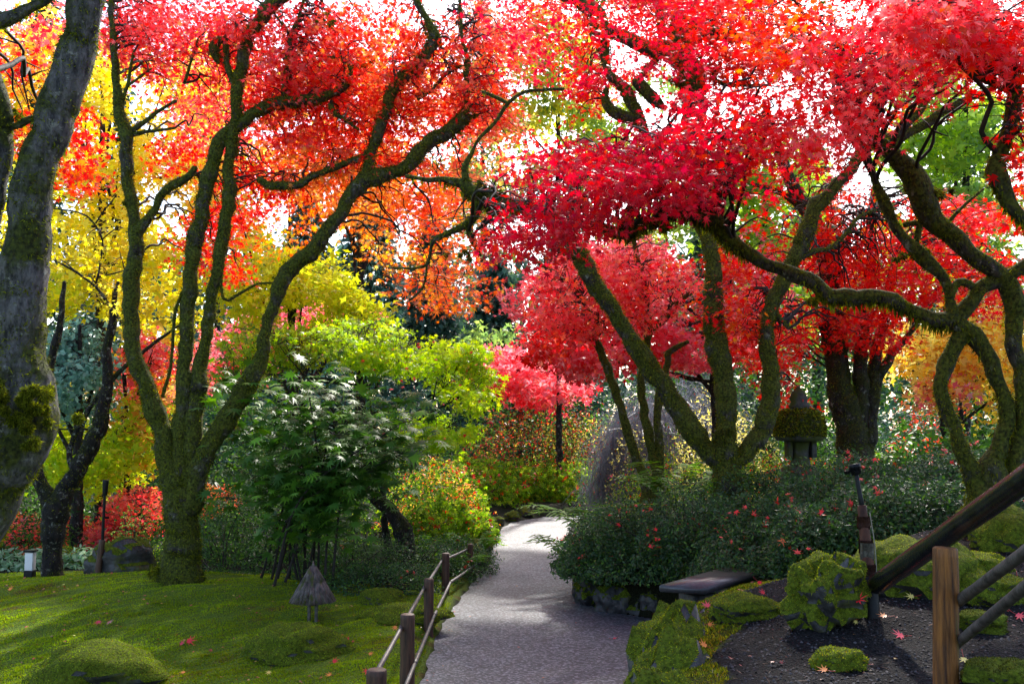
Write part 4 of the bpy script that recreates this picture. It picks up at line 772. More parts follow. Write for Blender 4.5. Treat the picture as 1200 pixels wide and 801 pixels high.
shrub('lime_shrub', 'yellow green tuft peeking between boulder and mossy maple', at(180, 15), (.45, .4, .45), 1600, .025, {'lime': 2, 'green': 1}, KITE, 'leaf')
shrub('lime_shrub', 'small fresh green sapling in front of the scarlet mounding maple', at(157, 15.6), (.32, .3, .95), 520, .035, 'palegreen', OVAL, 'leaf', lump=.3)
for (px, lb) in [(20, 'variegated hosta clump left of the white lamp box'), (110, 'variegated hosta clump right of the clipped ball'), (60, 'variegated hosta clump just behind the white lamp box')]:
    shrub('hosta', lb, at(px, 15.4), (.5, .3, .3), 420, .09, 'hosta', OVAL, 'leaf', group='variegated hostas behind the lawn')
for k_, (px, d, lb) in enumerate([(-10, 16, 'dark green bush at the far left behind the lawn'), (30, 18.5, 'dark green bush behind the coral maple'), (240, 16.5, 'dark green bush filling the gap behind the mossy maple'), (300, 15, 'dark green bush left of the palmate leaved shrub'), (400, 21, 'dark green bush behind the laceleaf maple trunk'), (200, 21, 'dark green bush behind the scarlet maple'), (110, 22, 'dark green bush below the blue green evergreen'), (760, 24, 'dark green bush behind the slim maple stems'), (870, 25, 'dark green bush behind the yellow shrub'), (980, 23, 'dark green bush behind the stout maple'), (1190, 19, 'dark green bush at the far right'), (480, 26, 'dark green bush in the gap left of the azaleas'), (920, 19, 'dark green bush behind the stone lantern')]):
    shrub('dark_bush', lb, at(px, d), (1.7, 1.0, [1.0, 1.1, 1.2, 1.0, 1.9, 1.6, 2.0, 1.6, 1.7, 1.6, 1.5, 2.0, 1.5][k_]), 3600, .06, {'dark': 3, 'green': 2}, OVAL, 'leaf', lump=.3)
# distant hedges so that no bare horizon shows
for (px, d, rx, h_, pal, lb) in [(380, 38, 8, 4.5, 'conifer', 'tall grey green evergreen hedge far behind the laceleaf maple'), (660, 42, 7, 5, 'conifer', 'tall grey green evergreen hedge far beyond the path'), (960, 36, 9, 6.5, {'green': 3, 'dark': 1}, 'tall light green hedge far behind the lantern'), (1300, 32, 9, 6.5, {'green': 3, 'dark': 1}, 'tall light green hedge far right'), (80, 34, 8, 4.5, {'conifer': 1, 'green': 1}, 'tall green hedge far left behind the yellow maple'), (-200, 30, 6, 5, 'green', 'tall green hedge beyond the left edge')]:
    shrub('tall_hedge', lb, at(px, d), (rx, 2, h_), 7000, .2, pal, OVAL, 'needle', cat='hedge', lump=.2, stems=20)

# a far wood that reads as one mass
n_ = 15000; x = rng.uniform(-70, 80, n_); q_ = np.stack([x, 0 * x, 0 * x], -1); tp_ = 15 + 3.5 * noise(q_, .16) + 2.5 * noise(q_, .5) - np.clip((np.abs(x + 2) - 30) * .05, 0, 3)
zz = tp_ * rng.uniform(0, 1, n_) ** .8; y = 72 + rng.uniform(-4, 4, n_) + 2 * noise(np.stack([x, 0 * x, zz], -1), .5)
cm = Mesh(); scatter(cm, np.stack([x, y, zz], -1), rng.normal(0, .6, (n_, 3)) + [0, -.8, .6], rng.normal(0, .5, (n_, 3)) - [0, 0, .8], .85 * rng.uniform(.6, 1.5, n_), OVAL, pick({'conifer': 3, 'green': 1}, n_, .25))
tag(cm.build('far_woods', M['needle']), kind='stuff')

# grey weeping domes: curtains of thin hanging twigs
def weeping(label, px, d, R, n_):
    x_, y_ = at(px, d); z_ = float(height(x_, y_)); b = np.array([x_, y_, z_]); t = thing('weeping_maple', b, label, 'tree')
    a = rng.uniform(0, 6.283, n_); e_ = np.arccos(rng.uniform(0, .98, n_)); lum = 1 + .14 * np.sin(a * 5 + 3 * e_) + .1 * np.sin(a * 9 + 1) + .15 * rng.normal(size=n_)
    pos = b + np.stack([np.cos(a) * np.sin(e_) * R[0] * lum, np.sin(a) * np.sin(e_) * R[1] * lum, np.cos(e_) * R[2] * lum], -1)
    out = unit((pos - b) * np.array([1, 1, .15])); yd = out * .45 * np.cos(e_)[:, None] + np.array([0, 0, -1.]) + rng.normal(0, .42, (n_, 3))
    tv = (np.array([[-.014, 0, 0], [.014, 0, 0], [.008, 1, 0], [-.008, 1, 0]]), np.array([[0, 1, 2, 3]]))
    cm = Mesh(); cc = np.array([.13, .135, .17]) * rng.uniform(.5, 1.7, (n_, 1)); scatter(cm, pos, out + rng.normal(0, .4, (n_, 3)), yd, .38 * rng.uniform(.4, 1.4, n_), tv, cc)
    k_ = rng.integers(0, n_, 900); scatter(cm, pos[k_] + out[k_] * .05, rng.normal(size=(900, 3)), yd[k_], .06, KITE, pick({'peach': 1, 'redbrown': 2}, 900) * .6)
    cm.build('crown', M['needle'], t); tm = Mesh(); tube(tm, smooth_path([[*b, .09], [b[0] + .1, b[1], b[2] + R[2] * .5, .07], [b[0], b[1], b[2] + R[2] * .9, .02]], .2), 8, .1); tm.build('trunk', M['bark_dark'], t, True)
weeping('leafless grey weeping maple dome behind the slim triple stemmed maple', 762, 22.5, (1.2, 1.0, 1.75), 15000)
weeping('larger grey weeping maple dome farther back behind the heavy maple', 800, 24.5, (1.9, 1.3, 2.9), 16000)

# palmate-leaved shrub left of the path
def palmate():
    x_, y_ = at(365, 12.6); z_ = float(height(x_, y_)); b = np.array([x_, y_, z_]); t = thing('palmate_shrub', b, 'tall multi stemmed shrub with big dark glossy palmate leaves behind the pagoda light', 'shrub')
    sm = Mesh(); tips = []
    for k_ in range(15):
        bx = b + np.array([rng.normal(-.1, .28), rng.normal(0, .2), -.03]); e_ = P(rng.uniform(275, 475), rng.uniform(440, 560), 12.4 + rng.uniform(-.6, .6)); e_[2] = max(e_[2], z_ + .8)
        mid = bx * .5 + e_ * .5 + np.array([rng.normal(0, .08) + (bx[0] - e_[0]) * .2, 0, .15]); pth_ = smooth_path([[*bx, .02], [*mid, .013], [*e_, .007]], .1); tube(sm, pth_, 6, .1); tips += [pth_[int((len(pth_) - 1) * f_)][:3] for f_ in (.5, .65, .8, .9, 1)]
    for (px, py) in [(300, 470), (330, 445), (375, 440), (420, 455), (455, 480), (470, 500), (280, 520), (345, 500), (400, 510), (440, 530), (300, 560), (350, 580), (410, 560), (275, 585), (450, 560), (260, 500), (270, 460), (300, 500), (360, 540), (440, 500), (270, 550), (345, 470), (480, 520), (465, 465), (250, 480)]:
        tips.append(P(px, py, 12.4 + rng.uniform(-.7, .7)))
    tips = np.array(tips); cm = Mesh(); pos = []; out = []
    for c in tips:
        k_ = rng.integers(18, 27); a = rng.uniform(0, 6.283, k_); pos.append(c + np.stack([np.cos(a), np.sin(a), rng.normal(-.1, .5, k_)], -1) * rng.uniform(.12, .5, (k_, 1))); out.append(np.stack([np.cos(a), np.sin(a), 0 * a - .55], -1))
        for a_ in a[:5]: tube(sm, smooth_path([[*c, .004], [c[0] + .2 * math.cos(a_), c[1] + .2 * math.sin(a_), c[2] + .03, .003]], .1), 4, 0)
    pos = np.concatenate(pos); out = np.concatenate(out); n_ = len(pos)
    scatter(cm, pos, np.array([0, -.15, 1.]) + rng.normal(0, .35, (n_, 3)), out + rng.normal(0, .2, (n_, 3)), .14 * rng.uniform(.6, 1.15, n_), BIG7, pick('fatsia', n_, .2))
    cm.build('foliage', M['leaf_gloss'], t); sm.build('stems', M['twig'], t, True)
palmate()

# ferns
def fern(label, px, d, R, fronds=14, z=None):
    x_, y_ = at(px, d); z_ = float(height(x_, y_)); t = thing('fern', (x_, y_, z_), label, 'fern', 'ferns along the path'); cm = Mesh()
    for k_ in range(fronds):
        a = rng.uniform(0, 6.283); L_ = R * rng.uniform(.7, 1.1); s_ = np.linspace(0, 1, 22)[:, None]; dr = np.array([math.cos(a), math.sin(a), 0]); side = np.array([-dr[1], dr[0], 0])
        c = np.array([x_, y_, z_]) + dr * s_ * L_ + np.array([0, 0, 1.]) * (s_ * 1.5 - s_ ** 2 * .98) * L_
        c = c[1:]; s_ = s_[1:]; n_ = len(c); wd = .16 * L_ * np.sin(np.clip(s_ * 2.6 + .35, 0, 3.14))[:, 0] + .012
        for sg in (-1, 1): scatter(cm, c, np.tile([0, 0, 1.], (n_, 1)) + rng.normal(0, .15, (n_, 3)), side * sg + dr * .45 + rng.normal(0, .06, (n_, 3)), wd * 1.25, (np.array([[-.09, 0, 0], [.12, 0, 0], [.05, .7, 0], [0, 1, -.08], [-.05, .7, 0]])[[0, 1, 2, 3]], np.array([[0, 1, 2, 3]])), pick('fern', n_, .12))
        tube(cm, smooth_path([[*c[0], .005], [*c[n_ // 2], .004], [*c[-1], .002]], .1), 4, 0, col=(.1, .12, .02))
    cm.build('foliage', M['leaf_far'], t)
for lb, px, d, R in [('fern filling the gap left of the slim maple base', 705, 14.0, 1.15), ('fern leaning towards the path bend above the low evergreen shrub', 680, 14.0, .9), ('fern right of the slim maple base', 795, 13.6, 1.2), ('fern between slim maple and heavy maple trunk', 822, 13.2, .95), ('small fern above the rustic fence among dark shrubs', 505, 14.2, .55), ('fern under the azaleas left of the path', 560, 17.3, .6), ('fern arching beside the edging stones', 545, 14.8, .5), ('fern behind the first low shrub left of the path', 480, 15.5, .7)]:
    fern(lb, px, d, R)

# ================================================================== MOSS, GRAVEL, LITTER
def moss_field(n_, xr, yr, mask, L_, pal, wfac=1.3, name='moss', var=.25):
    x = rng.uniform(*xr, n_ * 2); y = rng.uniform(*yr, n_ * 2); k_ = mask(x, y); x = x[k_][:n_]; y = y[k_][:n_]; n_ = len(x); z = height(x, y)
    pos = np.stack([x, y, z - .004], -1); p3_ = np.stack([x, y, 0 * x], -1)
    br = noise(p3_, 1.3) * .5 + noise(p3_, 5) * .35 + rng.normal(0, .25, n_)
    cc = pick(pal, n_, var); cc = cc * (1 - .45 * (var < .2)) + .45 * (var < .2) * np.array([.24, .34, .016]); cc = np.where((br > .42)[:, None], cc * np.array([1.1, .8, .9]), cc); cc = cc * np.clip(1 + .35 * noise(p3_, 2.3), .5, 1.6)[:, None]
    ln = L_ * rng.uniform(.5, 1.4, n_) * np.clip(1 + .6 * noise(p3_, 9), .4, 2)
    bl = (BLADE[0] * np.array([wfac, 1, 1]), BLADE[1]); me = Mesh()
    scatter(me, pos, rng.normal(size=(n_, 3)) * np.array([1, 1, .3]), np.array([0, 0, 1.]) + rng.normal(0, .55, (n_, 3)), ln, bl, cc)
    return tag(me.build(name, M['moss_blade']), kind='stuff')
PAL['moss_lawn'] = [((.22, .31, .014), 3), ((.32, .42, .022), 2), ((.12, .17, .010), 2), ((.28, .22, .02), .6)]
PAL['moss_bright'] = [((.22, .27, .014), 3), ((.38, .40, .03), 2), ((.09, .11, .010), 2), ((.36, .24, .03), .4)]  # brighter yellow-green moss tones, picked at random per blade
tag(moss_field(300000, (-8.5, -.75), (6.8, 14.6), lambda x, y: (np.interp(y, YL, XL) - x > .05) & (np.abs(x) < y * .56 + .4) & (rng.uniform(0, 1, len(x)) < (9 / np.maximum(y, 9)) ** 2), .015, 'moss_lawn', wfac=2.6, name='moss_lawn', var=.12), kind='stuff')
tag(moss_field(190000, (.3, 4.5), (3.6, 8.6), lambda x, y: moss_right(x, y) & (x < y * .56 + .3), .014, 'moss_bright', wfac=1.7, name='moss_bank'), kind='stuff')
# gravel grains on the dark bed
n_ = 26000; x = rng.uniform(.5, 4.5, n_); y = rng.uniform(3.7, 8.8, n_); k_ = (x - np.interp(y, YE, XE) > .1) & ~moss_right(x, y) & (x < y * .56 + .3); x, y = x[k_], y[k_]; n_ = len(x)
OCT = (np.array([[1, 0, 0], [0, 1, 0], [-1, 0, 0], [0, -1, 0], [0, 0, .7], [0, 0, -.7]]), np.array([[0, 1, 4], [1, 2, 4], [2, 3, 4], [3, 0, 4]]))
me = Mesh(); scatter(me, np.stack([x, y, height(x, y) + .002], -1), rng.normal(0, .3, (n_, 3)) + np.array([0, 0, 1.]), rng.normal(size=(n_, 3)), rng.uniform(.003, .010, n_), OCT, np.array([.03, .028, .03]) * rng.uniform(.3, 2.6, (n_, 1)) ** 1.3)
M['stone_grain'] = surf_mat('gravel_grain', (.6, .6, .6), (1, 1, 1), 40, .8, .2, spec=.12, use_attr=True)
tag(me.build('gravel', M['stone_grain']), kind='stuff')

M['rock'] = surf_mat('dark_rock', (.012, .012, .014), (.06, .055, .055), 7, .55, .8, 18, .03, .5, c3=(.07, .075, .015), s3=4, t3=.62)
def ico(rx, ry, rz, seed, sub=4, rough=.26):
    import bmesh
    bm = bmesh.new(); bmesh.ops.create_icosphere(bm, subdivisions=sub, radius=1); v = np.array([x_.co[:] for x_ in bm.verts]); f = np.array([[y_.index for y_ in x_.verts] for x_ in bm.faces]); bm.free()
    r_ = 1 + rough * noise(v + seed, 1.6) + rough * .5 * noise(v + seed * 2, 4.3) + .03 * noise(v + seed, 14)
    return v * r_[:, None] * np.array([rx, ry, rz]), f

def rock(name, label, c, R, moss=0, mlen=.02, cover=-.1, group=None, cat='rock', pal='moss_bright', seed=None, sink=.35, z=None, rgh=.26):
    x_, y_ = c; z_ = float(height(x_, y_)) if z is None else z; b = np.array([x_, y_, z_]); t = thing(name, b, label, cat, group)
    v, f = ico(*R, seed if seed is not None else rng.uniform(0, 50), rough=rgh); v = v + b + np.array([0, 0, R[2] * (1 - 2 * sink)])
    mesh_np('rock', v, f, M['rock'], t, None, True)
    if moss:
        a_, b_, c_ = v[f[:, 0]], v[f[:, 1]], v[f[:, 2]]; nr = np.cross(b_ - a_, c_ - a_); ar = np.linalg.norm(nr, axis=1); nr = unit(nr); w_ = ar * (nr[:, 2] + .35 * noise(a_, 4) > cover)
        i_ = rng.choice(len(f), moss, p=w_ / w_.sum()); u = rng.uniform(0, 1, (moss, 2)); fl = u.sum(1) > 1; u[fl] = 1 - u[fl]
        pos = a_[i_] + u[:, :1] * (b_ - a_)[i_] + u[:, 1:] * (c_ - a_)[i_]; me = Mesh()
        keep = w_ > 0; sk = v + unit(v - b) * .006; me.add(sk, f[keep]); nsk = int(keep.sum())     # close-lying moss skin
        cc = pick(pal, moss, .25) * np.clip(1 + .4 * noise(pos, 9), .5, 1.6)[:, None]
        scatter(me, pos - nr[i_] * .002, rng.normal(size=(moss, 3)), nr[i_] + rng.normal(0, .55, (moss, 3)) - np.array([0, 0, .1]), mlen * rng.uniform(.5, 1.5, moss), (BLADE[0] * np.array([1.3, 1, 1]), BLADE[1]), cc)
        mo = me.build('moss', M['moss_blade'], t); mo.data.materials.append(M['moss_skin'])
        mi = np.zeros(len(mo.data.polygons), np.int32); mi[:nsk] = 1; mo.data.polygons.foreach_set('material_index', mi)
    return t
M['moss_skin'] = surf_mat('moss_skin', (.03, .04, .005), (.13, .17, .012), 45, .95, .9, 60, .02, .1)
def gr(px, py, z0=1.15):
    """ground point under a pixel on the right bed"""
    z = z0
    for _ in range(25):
        p_ = G(px, py, z); z = z * .5 + .5 * float(height(p_[0], p_[1]))
    return (p_[0], p_[1])
def gl(px, py): return gr(px, py, .1)
MG = 'moss covered stones on the gravel bed'
rock('mossy_rock', 'low round moss covered stone in the lawn at the bottom left', gl(112, 795), (.55, .44, .27), 20000, .017, -.25, 'moss covered stones in the lawn', pal='moss_lawn', seed=3, sink=.47)
rock('mossy_rock', 'moss covered stone directly in front of the wooden pagoda light', gl(350, 765), (.46, .36, .22), 15000, .017, -.4, 'moss covered stones in the lawn', pal='moss_lawn', seed=9, sink=.46)
rock('mossy_rock', 'small moss covered stone near the dark shrubs left of the fence', gl(447, 706), (.26, .22, .12), 5000, .017, -.4, 'moss covered stones in the lawn', pal='moss_lawn', seed=12)
rock('mossy_rock', 'flat moss hummock touching the rustic fence', gl(475, 722), (.46, .34, .12), 8000, .017, -.5, 'moss covered stones in the lawn', pal='moss_lawn', seed=14, sink=.45)
rock('mossy_rock', 'biggest upright moss covered stone left of the leaning lamp stake', gr(968, 728), (.17, .16, .20), 22400, .012, -.05, MG, seed=23.7, sink=.16, rgh=.55)
rock('mossy_rock', 'small domed moss hummock left of the big upright stone', gr(874, 722), (.21, .15, .085), 11200, .012, -.5, MG, seed=22)
rock('mossy_rock', 'small moss clump low in front beside a crimson leaf', gr(985, 782), (.11, .09, .06), 7200, .012, -.5, MG, seed=23)
rock('mossy_rock', 'broad moss covered boulder behind the foot of the sloping black rail', gr(1068, 684), (.36, .3, .2), 17600, .012, -.4, MG, seed=24)
rock('mossy_rock', 'moss mound just right of the wooden rail post top', gr(1140, 668), (.22, .18, .09), 11200, .012, -.5, MG, seed=25)
rock('mossy_rock', 'moss mound with a sunlit rim between post and lower rails', gr(1150, 700), (.25, .2, .12), 12800, .012, -.5, MG, seed=26)
rock('mossy_rock', 'moss covered stone at the right edge above the rails', gr(1185, 640), (.26, .2, .14), 12800, .012, -.5, MG, seed=27)
rock('mossy_rock', 'moss covered stone tucked under the low limbed maple roots', gr(1165, 622), (.3, .24, .14), 11200, .012, -.5, MG, seed=28)
rock('mossy_rock', 'dark moss mound at the bottom right corner', gr(1178, 800), (.16, .14, .08), 9600, .012, -.5, MG, pal='moss_dark', seed=29)
rock('mossy_rock', 'small dark moss mound under the lower rails', gr(1150, 735), (.13, .11, .06), 7200, .012, -.5, MG, pal='moss_dark', seed=30)
rock('boulder', 'dark rounded boulder on the crest between the forked tree and the mossy maple', at(147, 13.3), (.42, .32, .34), 600, .02, .55, pal='moss_dark', seed=41)
# stones that hold up the mossy bank beside the path
for k_, (px, y_, R, lb) in enumerate([(0, 3.75, (.26, .30, .42), 'nearest dark edging rock under the mossy bank'), (0, 4.3, (.24, .30, .45), 'reddish dark edging rock with moss hanging over it'), (0, 4.85, (.22, .30, .48), 'dark edging rock at the narrow neck of the mossy bank'), (0, 5.4, (.24, .3, .46), 'dark edging rock farther along the mossy bank'), (0, 5.95, (.28, .3, .45), 'dark edging rock at the far corner of the mossy bank')]):
    x_ = float(np.interp(y_, YE, XE)) + .14; rock('edging_rock', lb, (x_, y_), R, 9000, .014, .35, 'dark edging rocks under the mossy bank', z=.68, seed=50 + k_, sink=.45)
for k_, (x_, y_, R, lb) in enumerate([(.98, 12.75, (.22, .3, .26), 'dark retaining rock at the corner of the path below the evergreen shrub'), (1.28, 12.2, (.3, .24, .24), 'second dark retaining rock below the evergreen shrub'), (1.75, 11.95, (.32, .24, .24), 'dark retaining rock left of the stone slab bench'), (2.3, 11.7, (.34, .25, .26), 'dark retaining rock behind the stone slab bench'), (1.02, 13.4, (.2, .3, .2), 'dark retaining rock hidden under spilling leaves')]):
    rock('retaining_rock', lb, (x_, y_), R, 500, .02, .6, 'dark retaining rocks below the hedge', z=.1, seed=60 + k_, sink=.5)
for k_, (px, py, s_, lb) in enumerate([(563, 664, .24, 'largest edging stone at the end of the rustic fence'), (571, 648, .20, 'second edging stone up the left side of the path'), (577, 636, .18, 'third edging stone up the left side of the path'), (583, 624, .17, 'fourth edging stone up the left side of the path'), (588, 616, .16, 'fifth edging stone up the left side of the path'), (600, 611, .18, 'edging stone where the path starts to bend'), (616, 607, .2, 'edging stone on the outside of the bend'), (634, 604, .2, 'edging stone midway round the bend'), (652, 602, .2, 'edging stone at the far end of the bend'), (545, 676, .15, 'small half buried edging stone by the last fence post')]):
    x_, y_ = gp(px, py); rock('edging_stone', lb, (x_ - .1 * (k_ < 5), y_ + .15 * (k_ >= 5)), (s_, s_ * 1.3, s_ * .8), 900, .022, .3, 'edging stones left of the path', z=.04, seed=70 + k_, pal='moss_dark')

# ================================================================== BUILT OBJECTS
M['wood_wet'] = surf_mat('wet_dark_wood', (.004, .004, .005), (.02, .02, .024), 14, .2, .5, 60, .004, .8, stretch=(1, 1, 1), detail=10)
M['wood_post'] = surf_mat('weathered_post', (.03, .009, .003), (.34, .125, .02), 7, .55, .9, 40, .010, .4, c3=(.06, .06, .012), s3=5, t3=.66, stretch=(6, 6, .4))
M['wood_rail'] = surf_mat('grey_rail', (.03, .024, .022), (.13, .11, .10), 12, .5, .6, 50, .004, .5, stretch=(2, 2, 2))
M['wood_brown'] = surf_mat('brown_post', (.03, .015, .010), (.12, .055, .03), 10, .6, .7, 40, .005, .4, stretch=(4, 4, .5))
M['stone'] = surf_mat('carved_granite', (.03, .028, .026), (.08, .078, .07), 16, .85, .6, 50, .006, .3, c3=(.05, .06, .012), s3=5, t3=.5)
M['slab'] = surf_mat('wet_granite_slab', (.035, .034, .037), (.075, .073, .08), 30, .3, .25, 90, .003, .6, c3=(.05, .05, .05), s3=3, t3=.6)
M['shingle'] = surf_mat('grey_shingle', (.025, .02, .017), (.16, .13, .115), 9, .75, .3, 50, .002, .3, stretch=(3, 3, .6), c3=(.06, .07, .015), s3=6, t3=.6)
M['metal_black'] = surf_mat('black_metal', (.004, .004, .005), (.012, .012, .013), 20, .5, .1, spec=.2)
M['bamboo'] = surf_mat('brown_bamboo', (.03, .010, .006), (.10, .035, .018), 8, .6, .4, 40, .003, .2, stretch=(3, 3, .6))
M['rope'] = surf_mat('pale_cord', (.16, .14, .10), (.3, .27, .2), 60, .8, .4)
M['frost'] = surf_mat('frosted_panel', (.75, .72, .72), (.85, .82, .82), 10, .5, .05)

def log(path, sides=18, rough=.05, col=(1, 1, 1), seed=0.):
    me = Mesh(); tube(me, smooth_path(path, .04), sides, rough, seed=seed); return me
def flatlog(me, a, b, r1, r2=None, sides=20, rough=.03, seed=0.):
    """round bar with flat bevelled ends"""
    r2 = r2 or r1; a = np.array(a, float); b = np.array(b, float); d_ = unit(b - a); e = min(r1, r2) * .12
    L_ = np.linalg.norm(b - a); ts = np.concatenate([[0, e], np.linspace(.04, L_ - .04, max(2, int(L_ / .05))), [L_ - e, L_]])
    pp = a + d_ * ts[:, None]; rr = r1 + (r2 - r1) * ts / L_; rr[0] -= e; rr[-1] -= e
    t1 = unit(np.cross(d_, [.3, .2, 1.] if abs(d_[2]) < .8 else [1., 0, 0])); t2 = np.cross(d_, t1); th = np.linspace(0, 6.2832, sides, endpoint=False); ring = np.cos(th)[:, None] * t1 + np.sin(th)[:, None] * t2
    v = pp[:, None] + ring[None] * rr[:, None, None]; v = v + ring[None] * rr[:, None, None] * rough * (noise(v * np.array([1, 1, .4]) + seed, 14)[..., None] + noise(v + seed, 3)[..., None])
    v = v.reshape(-1, 3); k_ = np.arange(len(pp) * sides).reshape(-1, sides); kn = np.roll(k_, -1, 1); q_ = np.stack([k_[:-1], kn[:-1], kn[1:], k_[1:]], -1).reshape(-1, 4); n0 = len(v); v = np.vstack([v, pp[0], pp[-1]])
    me.add2(v, [q_, np.stack([kn[0], k_[0], np.full(sides, n0)], -1), np.stack([k_[-1], kn[-1], np.full(sides, n0 + 1)], -1)])
def boxm(me, c, s, rz=0., bev=.006, tilt=0.):
    import bmesh
    bm = bmesh.new(); bmesh.ops.create_cube(bm, size=1); 
    for v_ in bm.verts: v_.co = Vector((v_.co.x * s[0], v_.co.y * s[1], v_.co.z * s[2]))
    bmesh.ops.bevel(bm, geom=bm.edges[:], offset=bev, segments=2, affect='EDGES', profile=.7)
    v = np.array([x_.co[:] for x_ in bm.verts]); tr_ = [[y_.index for y_ in x_.verts] for x_ in bm.faces]; bm.free()
    R_ = np.array([[math.cos(rz), -math.sin(rz), 0], [math.sin(rz), math.cos(rz), 0], [0, 0, 1]]); v = v @ R_.T + np.array(c)
    me.add2(v, [np.array([f for f in tr_ if len(f) == 4]).reshape(-1, 4), np.array([f for f in tr_ if len(f) == 3]).reshape(-1, 3)])

# sloping handrail at the lower right
pb = P(1108, 806, 4.2); zb = float(height(pb[0], pb[1])) - .05; pt = P(1108, 641, 4.2)
t = thing('handrail', (pb[0], pb[1], zb), 'sloping black handrail with a weathered brown wooden post and two thin lower rails', 'handrail')
me = Mesh(); flatlog(me, (pb[0], pb[1], zb), pt, .052, .050, rough=.05, seed=2); me.build('post', M['wood_post'], t, True)
a_ = P(1027, 685, 5.2); b_ = P(1215, 551, 3.55); d_ = unit(b_ - a_)
me = Mesh(); flatlog(me, a_, b_ + d_ * .8, .049, .045, 24, .03, 5); me.build('top_rail', M['wood_wet'], t, True)
for q0, q1, r_ in [((1121, 706, 4.22), (1215, 636, 3.5), .022), ((1121, 754, 4.22), (1215, 676, 3.5), .022)]:
    a_ = P(*q0); b_ = P(*q1); me = Mesh(); flatlog(me, a_, b_ + unit(b_ - a_) * .6, r_, r_, 14, .07, q0[1]); me.build('lower_rail', M['wood_rail'], t, True)
e2 = P(1215, 551, 3.55) + unit(P(1215, 551, 3.55) - P(1027, 685, 5.2)) * .7; me = Mesh(); flatlog(me, (e2[0] + .0, e2[1], float(height(e2[0], e2[1])) - .05), (e2[0], e2[1], e2[2] - .05), .05, rough=.05, seed=8); me.build('post', M['wood_post'], t, True)

# leaning lamp stake
b_ = P(1022, 738, 5.25); b_[2] = float(height(b_[0], b_[1])) - .04
t = thing('lamp_stake', b_, 'leaning garden lamp stake of black metal and brown bamboo tied with pale cord', 'garden lamp')
def PS(px, py): return P(px, py, 5.25 + (735 - py) * .001)
me = Mesh(); flatlog(me, b_, PS(1019, 676), .045, .040, 16, .05, 3); me.build('sleeve', M['metal_black'], t, True)
me = Mesh(); flatlog(me, PS(1020, 690), PS(1010, 592), .036, .024, 14, .05, 4); me.build('bamboo_tube', M['bamboo'], t, True)
me = Mesh()
for yy in (640, 668, 612): q = PS(1010 + (yy - 592) * .1, yy); flatlog(me, q - np.array([0, 0, .006]), q + np.array([0, 0, .006]), .034 + (yy - 612) * .00012, None, 14, 0)
me.build('bamboo_node', M['bamboo'], t, True)
me = Mesh(); tube(me, smooth_path([[*PS(1011, 596), .014], [*PS(1006, 570), .012], [*PS(1003, 552), .012]], .05), 10, 0); me.build('pole', M['metal_black'], t, True)
me = Mesh(); flatlog(me, PS(1004, 556), PS(1001, 544), .026, .034, 16, 0); flatlog(me, PS(998, 551), PS(992, 553), .01, .012, 10, 0); me.build('lamp_head', M['metal_black'], t, True)
me = Mesh(); q = PS(1016, 648)
for dz in (0, .016): flatlog(me, q + np.array([0, 0, dz]), q + np.array([.0, 0, dz + .005]), .037, None, 16, 0)
tube(me, smooth_path([[*(PS(1011, 600) + [.03, -.02, 0]), .003], [*(PS(1021, 640) + [.012, -.02, 0]), .003], [*(PS(1024, 680) + [.005, -.03, 0]), .003]], .03), 5, 0); me.build('cord', M['rope'], t, True)

# rustic rail fence on the left side of the path
fp = [((477, 812), .66, .10), ((502, 746), .62, .085), ((522, 702), .60, .08), ((551, 676), .50, .07), ((440, 905), .66, .11)]
pts_ = []
for (px, py), h_, w_ in fp: x_, y_ = gp(px, py, .02); pts_.append((x_, y_, h_, w_))
t = thing('rail_fence', (pts_[0][0], pts_[0][1], .02), 'low rustic fence of square brown posts and thin grey rails beside the path', 'fence')
order = [4, 0, 1, 2, 3]
for k_, (x_, y_, h_, w_) in enumerate(pts_):
    me = Mesh(); flatlog(me, (x_, y_, -.08), (x_, y_, h_), w_ * .62, w_ * .6, 12, .03, k_ * 3.); me.build('post', M['wood_brown'], t, True)
for i0, i1 in zip(order[:-1], order[1:]):
    A, B = pts_[i0], pts_[i1]
    for hz, sg in ((.52, -.05), (.24, .06)):
        me = Mesh(); a_ = np.array([A[0] + sg, A[1], hz * A[2] / .62]); b_ = np.array([B[0] + sg, B[1], hz * B[2] / .62]); mid = (a_ + b_) / 2 + [.0, 0, -.004]
        tube(me, smooth_path([[*a_, .020], [*mid, .018], [*b_, .016]], .08), 8, .06); me.build('rail', M['wood_rail'], t, True)

# wooden pagoda path light
b_ = np.array([*gl(366, 728), 0]); b_[2] = float(height(b_[0], b_[1])); s_ = b_[1] / F
t = thing('pagoda_light', b_, 'conical shingled wooden path light on two short legs in the moss lawn', 'path light')
for dx in (-.035, .04):
    me = Mesh(); boxm(me, b_ + np.array([dx, 0, .10]), (.032, .032, .30)); me.build('leg', M['wood_rail'], t)
me = Mesh(); R0, R1, z0, z1 = 26 * s_, 3 * s_, .21, .60; n8 = 20
th = np.linspace(0, 6.2832, n8 + 1)
for k_ in range(n8):      # overlapping slats round the cone, two tiers
    a0, a1 = th[k_] + .012, th[k_ + 1] - .012
    for (ra, rb, za, zb_, up) in ((R0, R0 * .42, z0, z0 + .235, 0), (R0 * .47, R1 * .6, z0 + .205, z1 - .03, .008)):
        j = rng.uniform(-.003, .003); v = []
        for off in (0, .009):
            for (a, r_, z_) in ((a0, ra, za + j), (a1, ra, za + j), (a1, rb, zb_), (a0, rb, zb_)): v.append(b_ + np.array([math.cos(a) * (r_ + off + up), math.sin(a) * (r_ + off + up), z_ + off * .5]))
        me.add(np.array(v), np.array([[3, 2, 1, 0], [4, 5, 6, 7], [0, 1, 5, 4], [1, 2, 6, 5], [2, 3, 7, 6], [3, 0, 4, 7]]))
me.build('shade', M['shingle'], t)
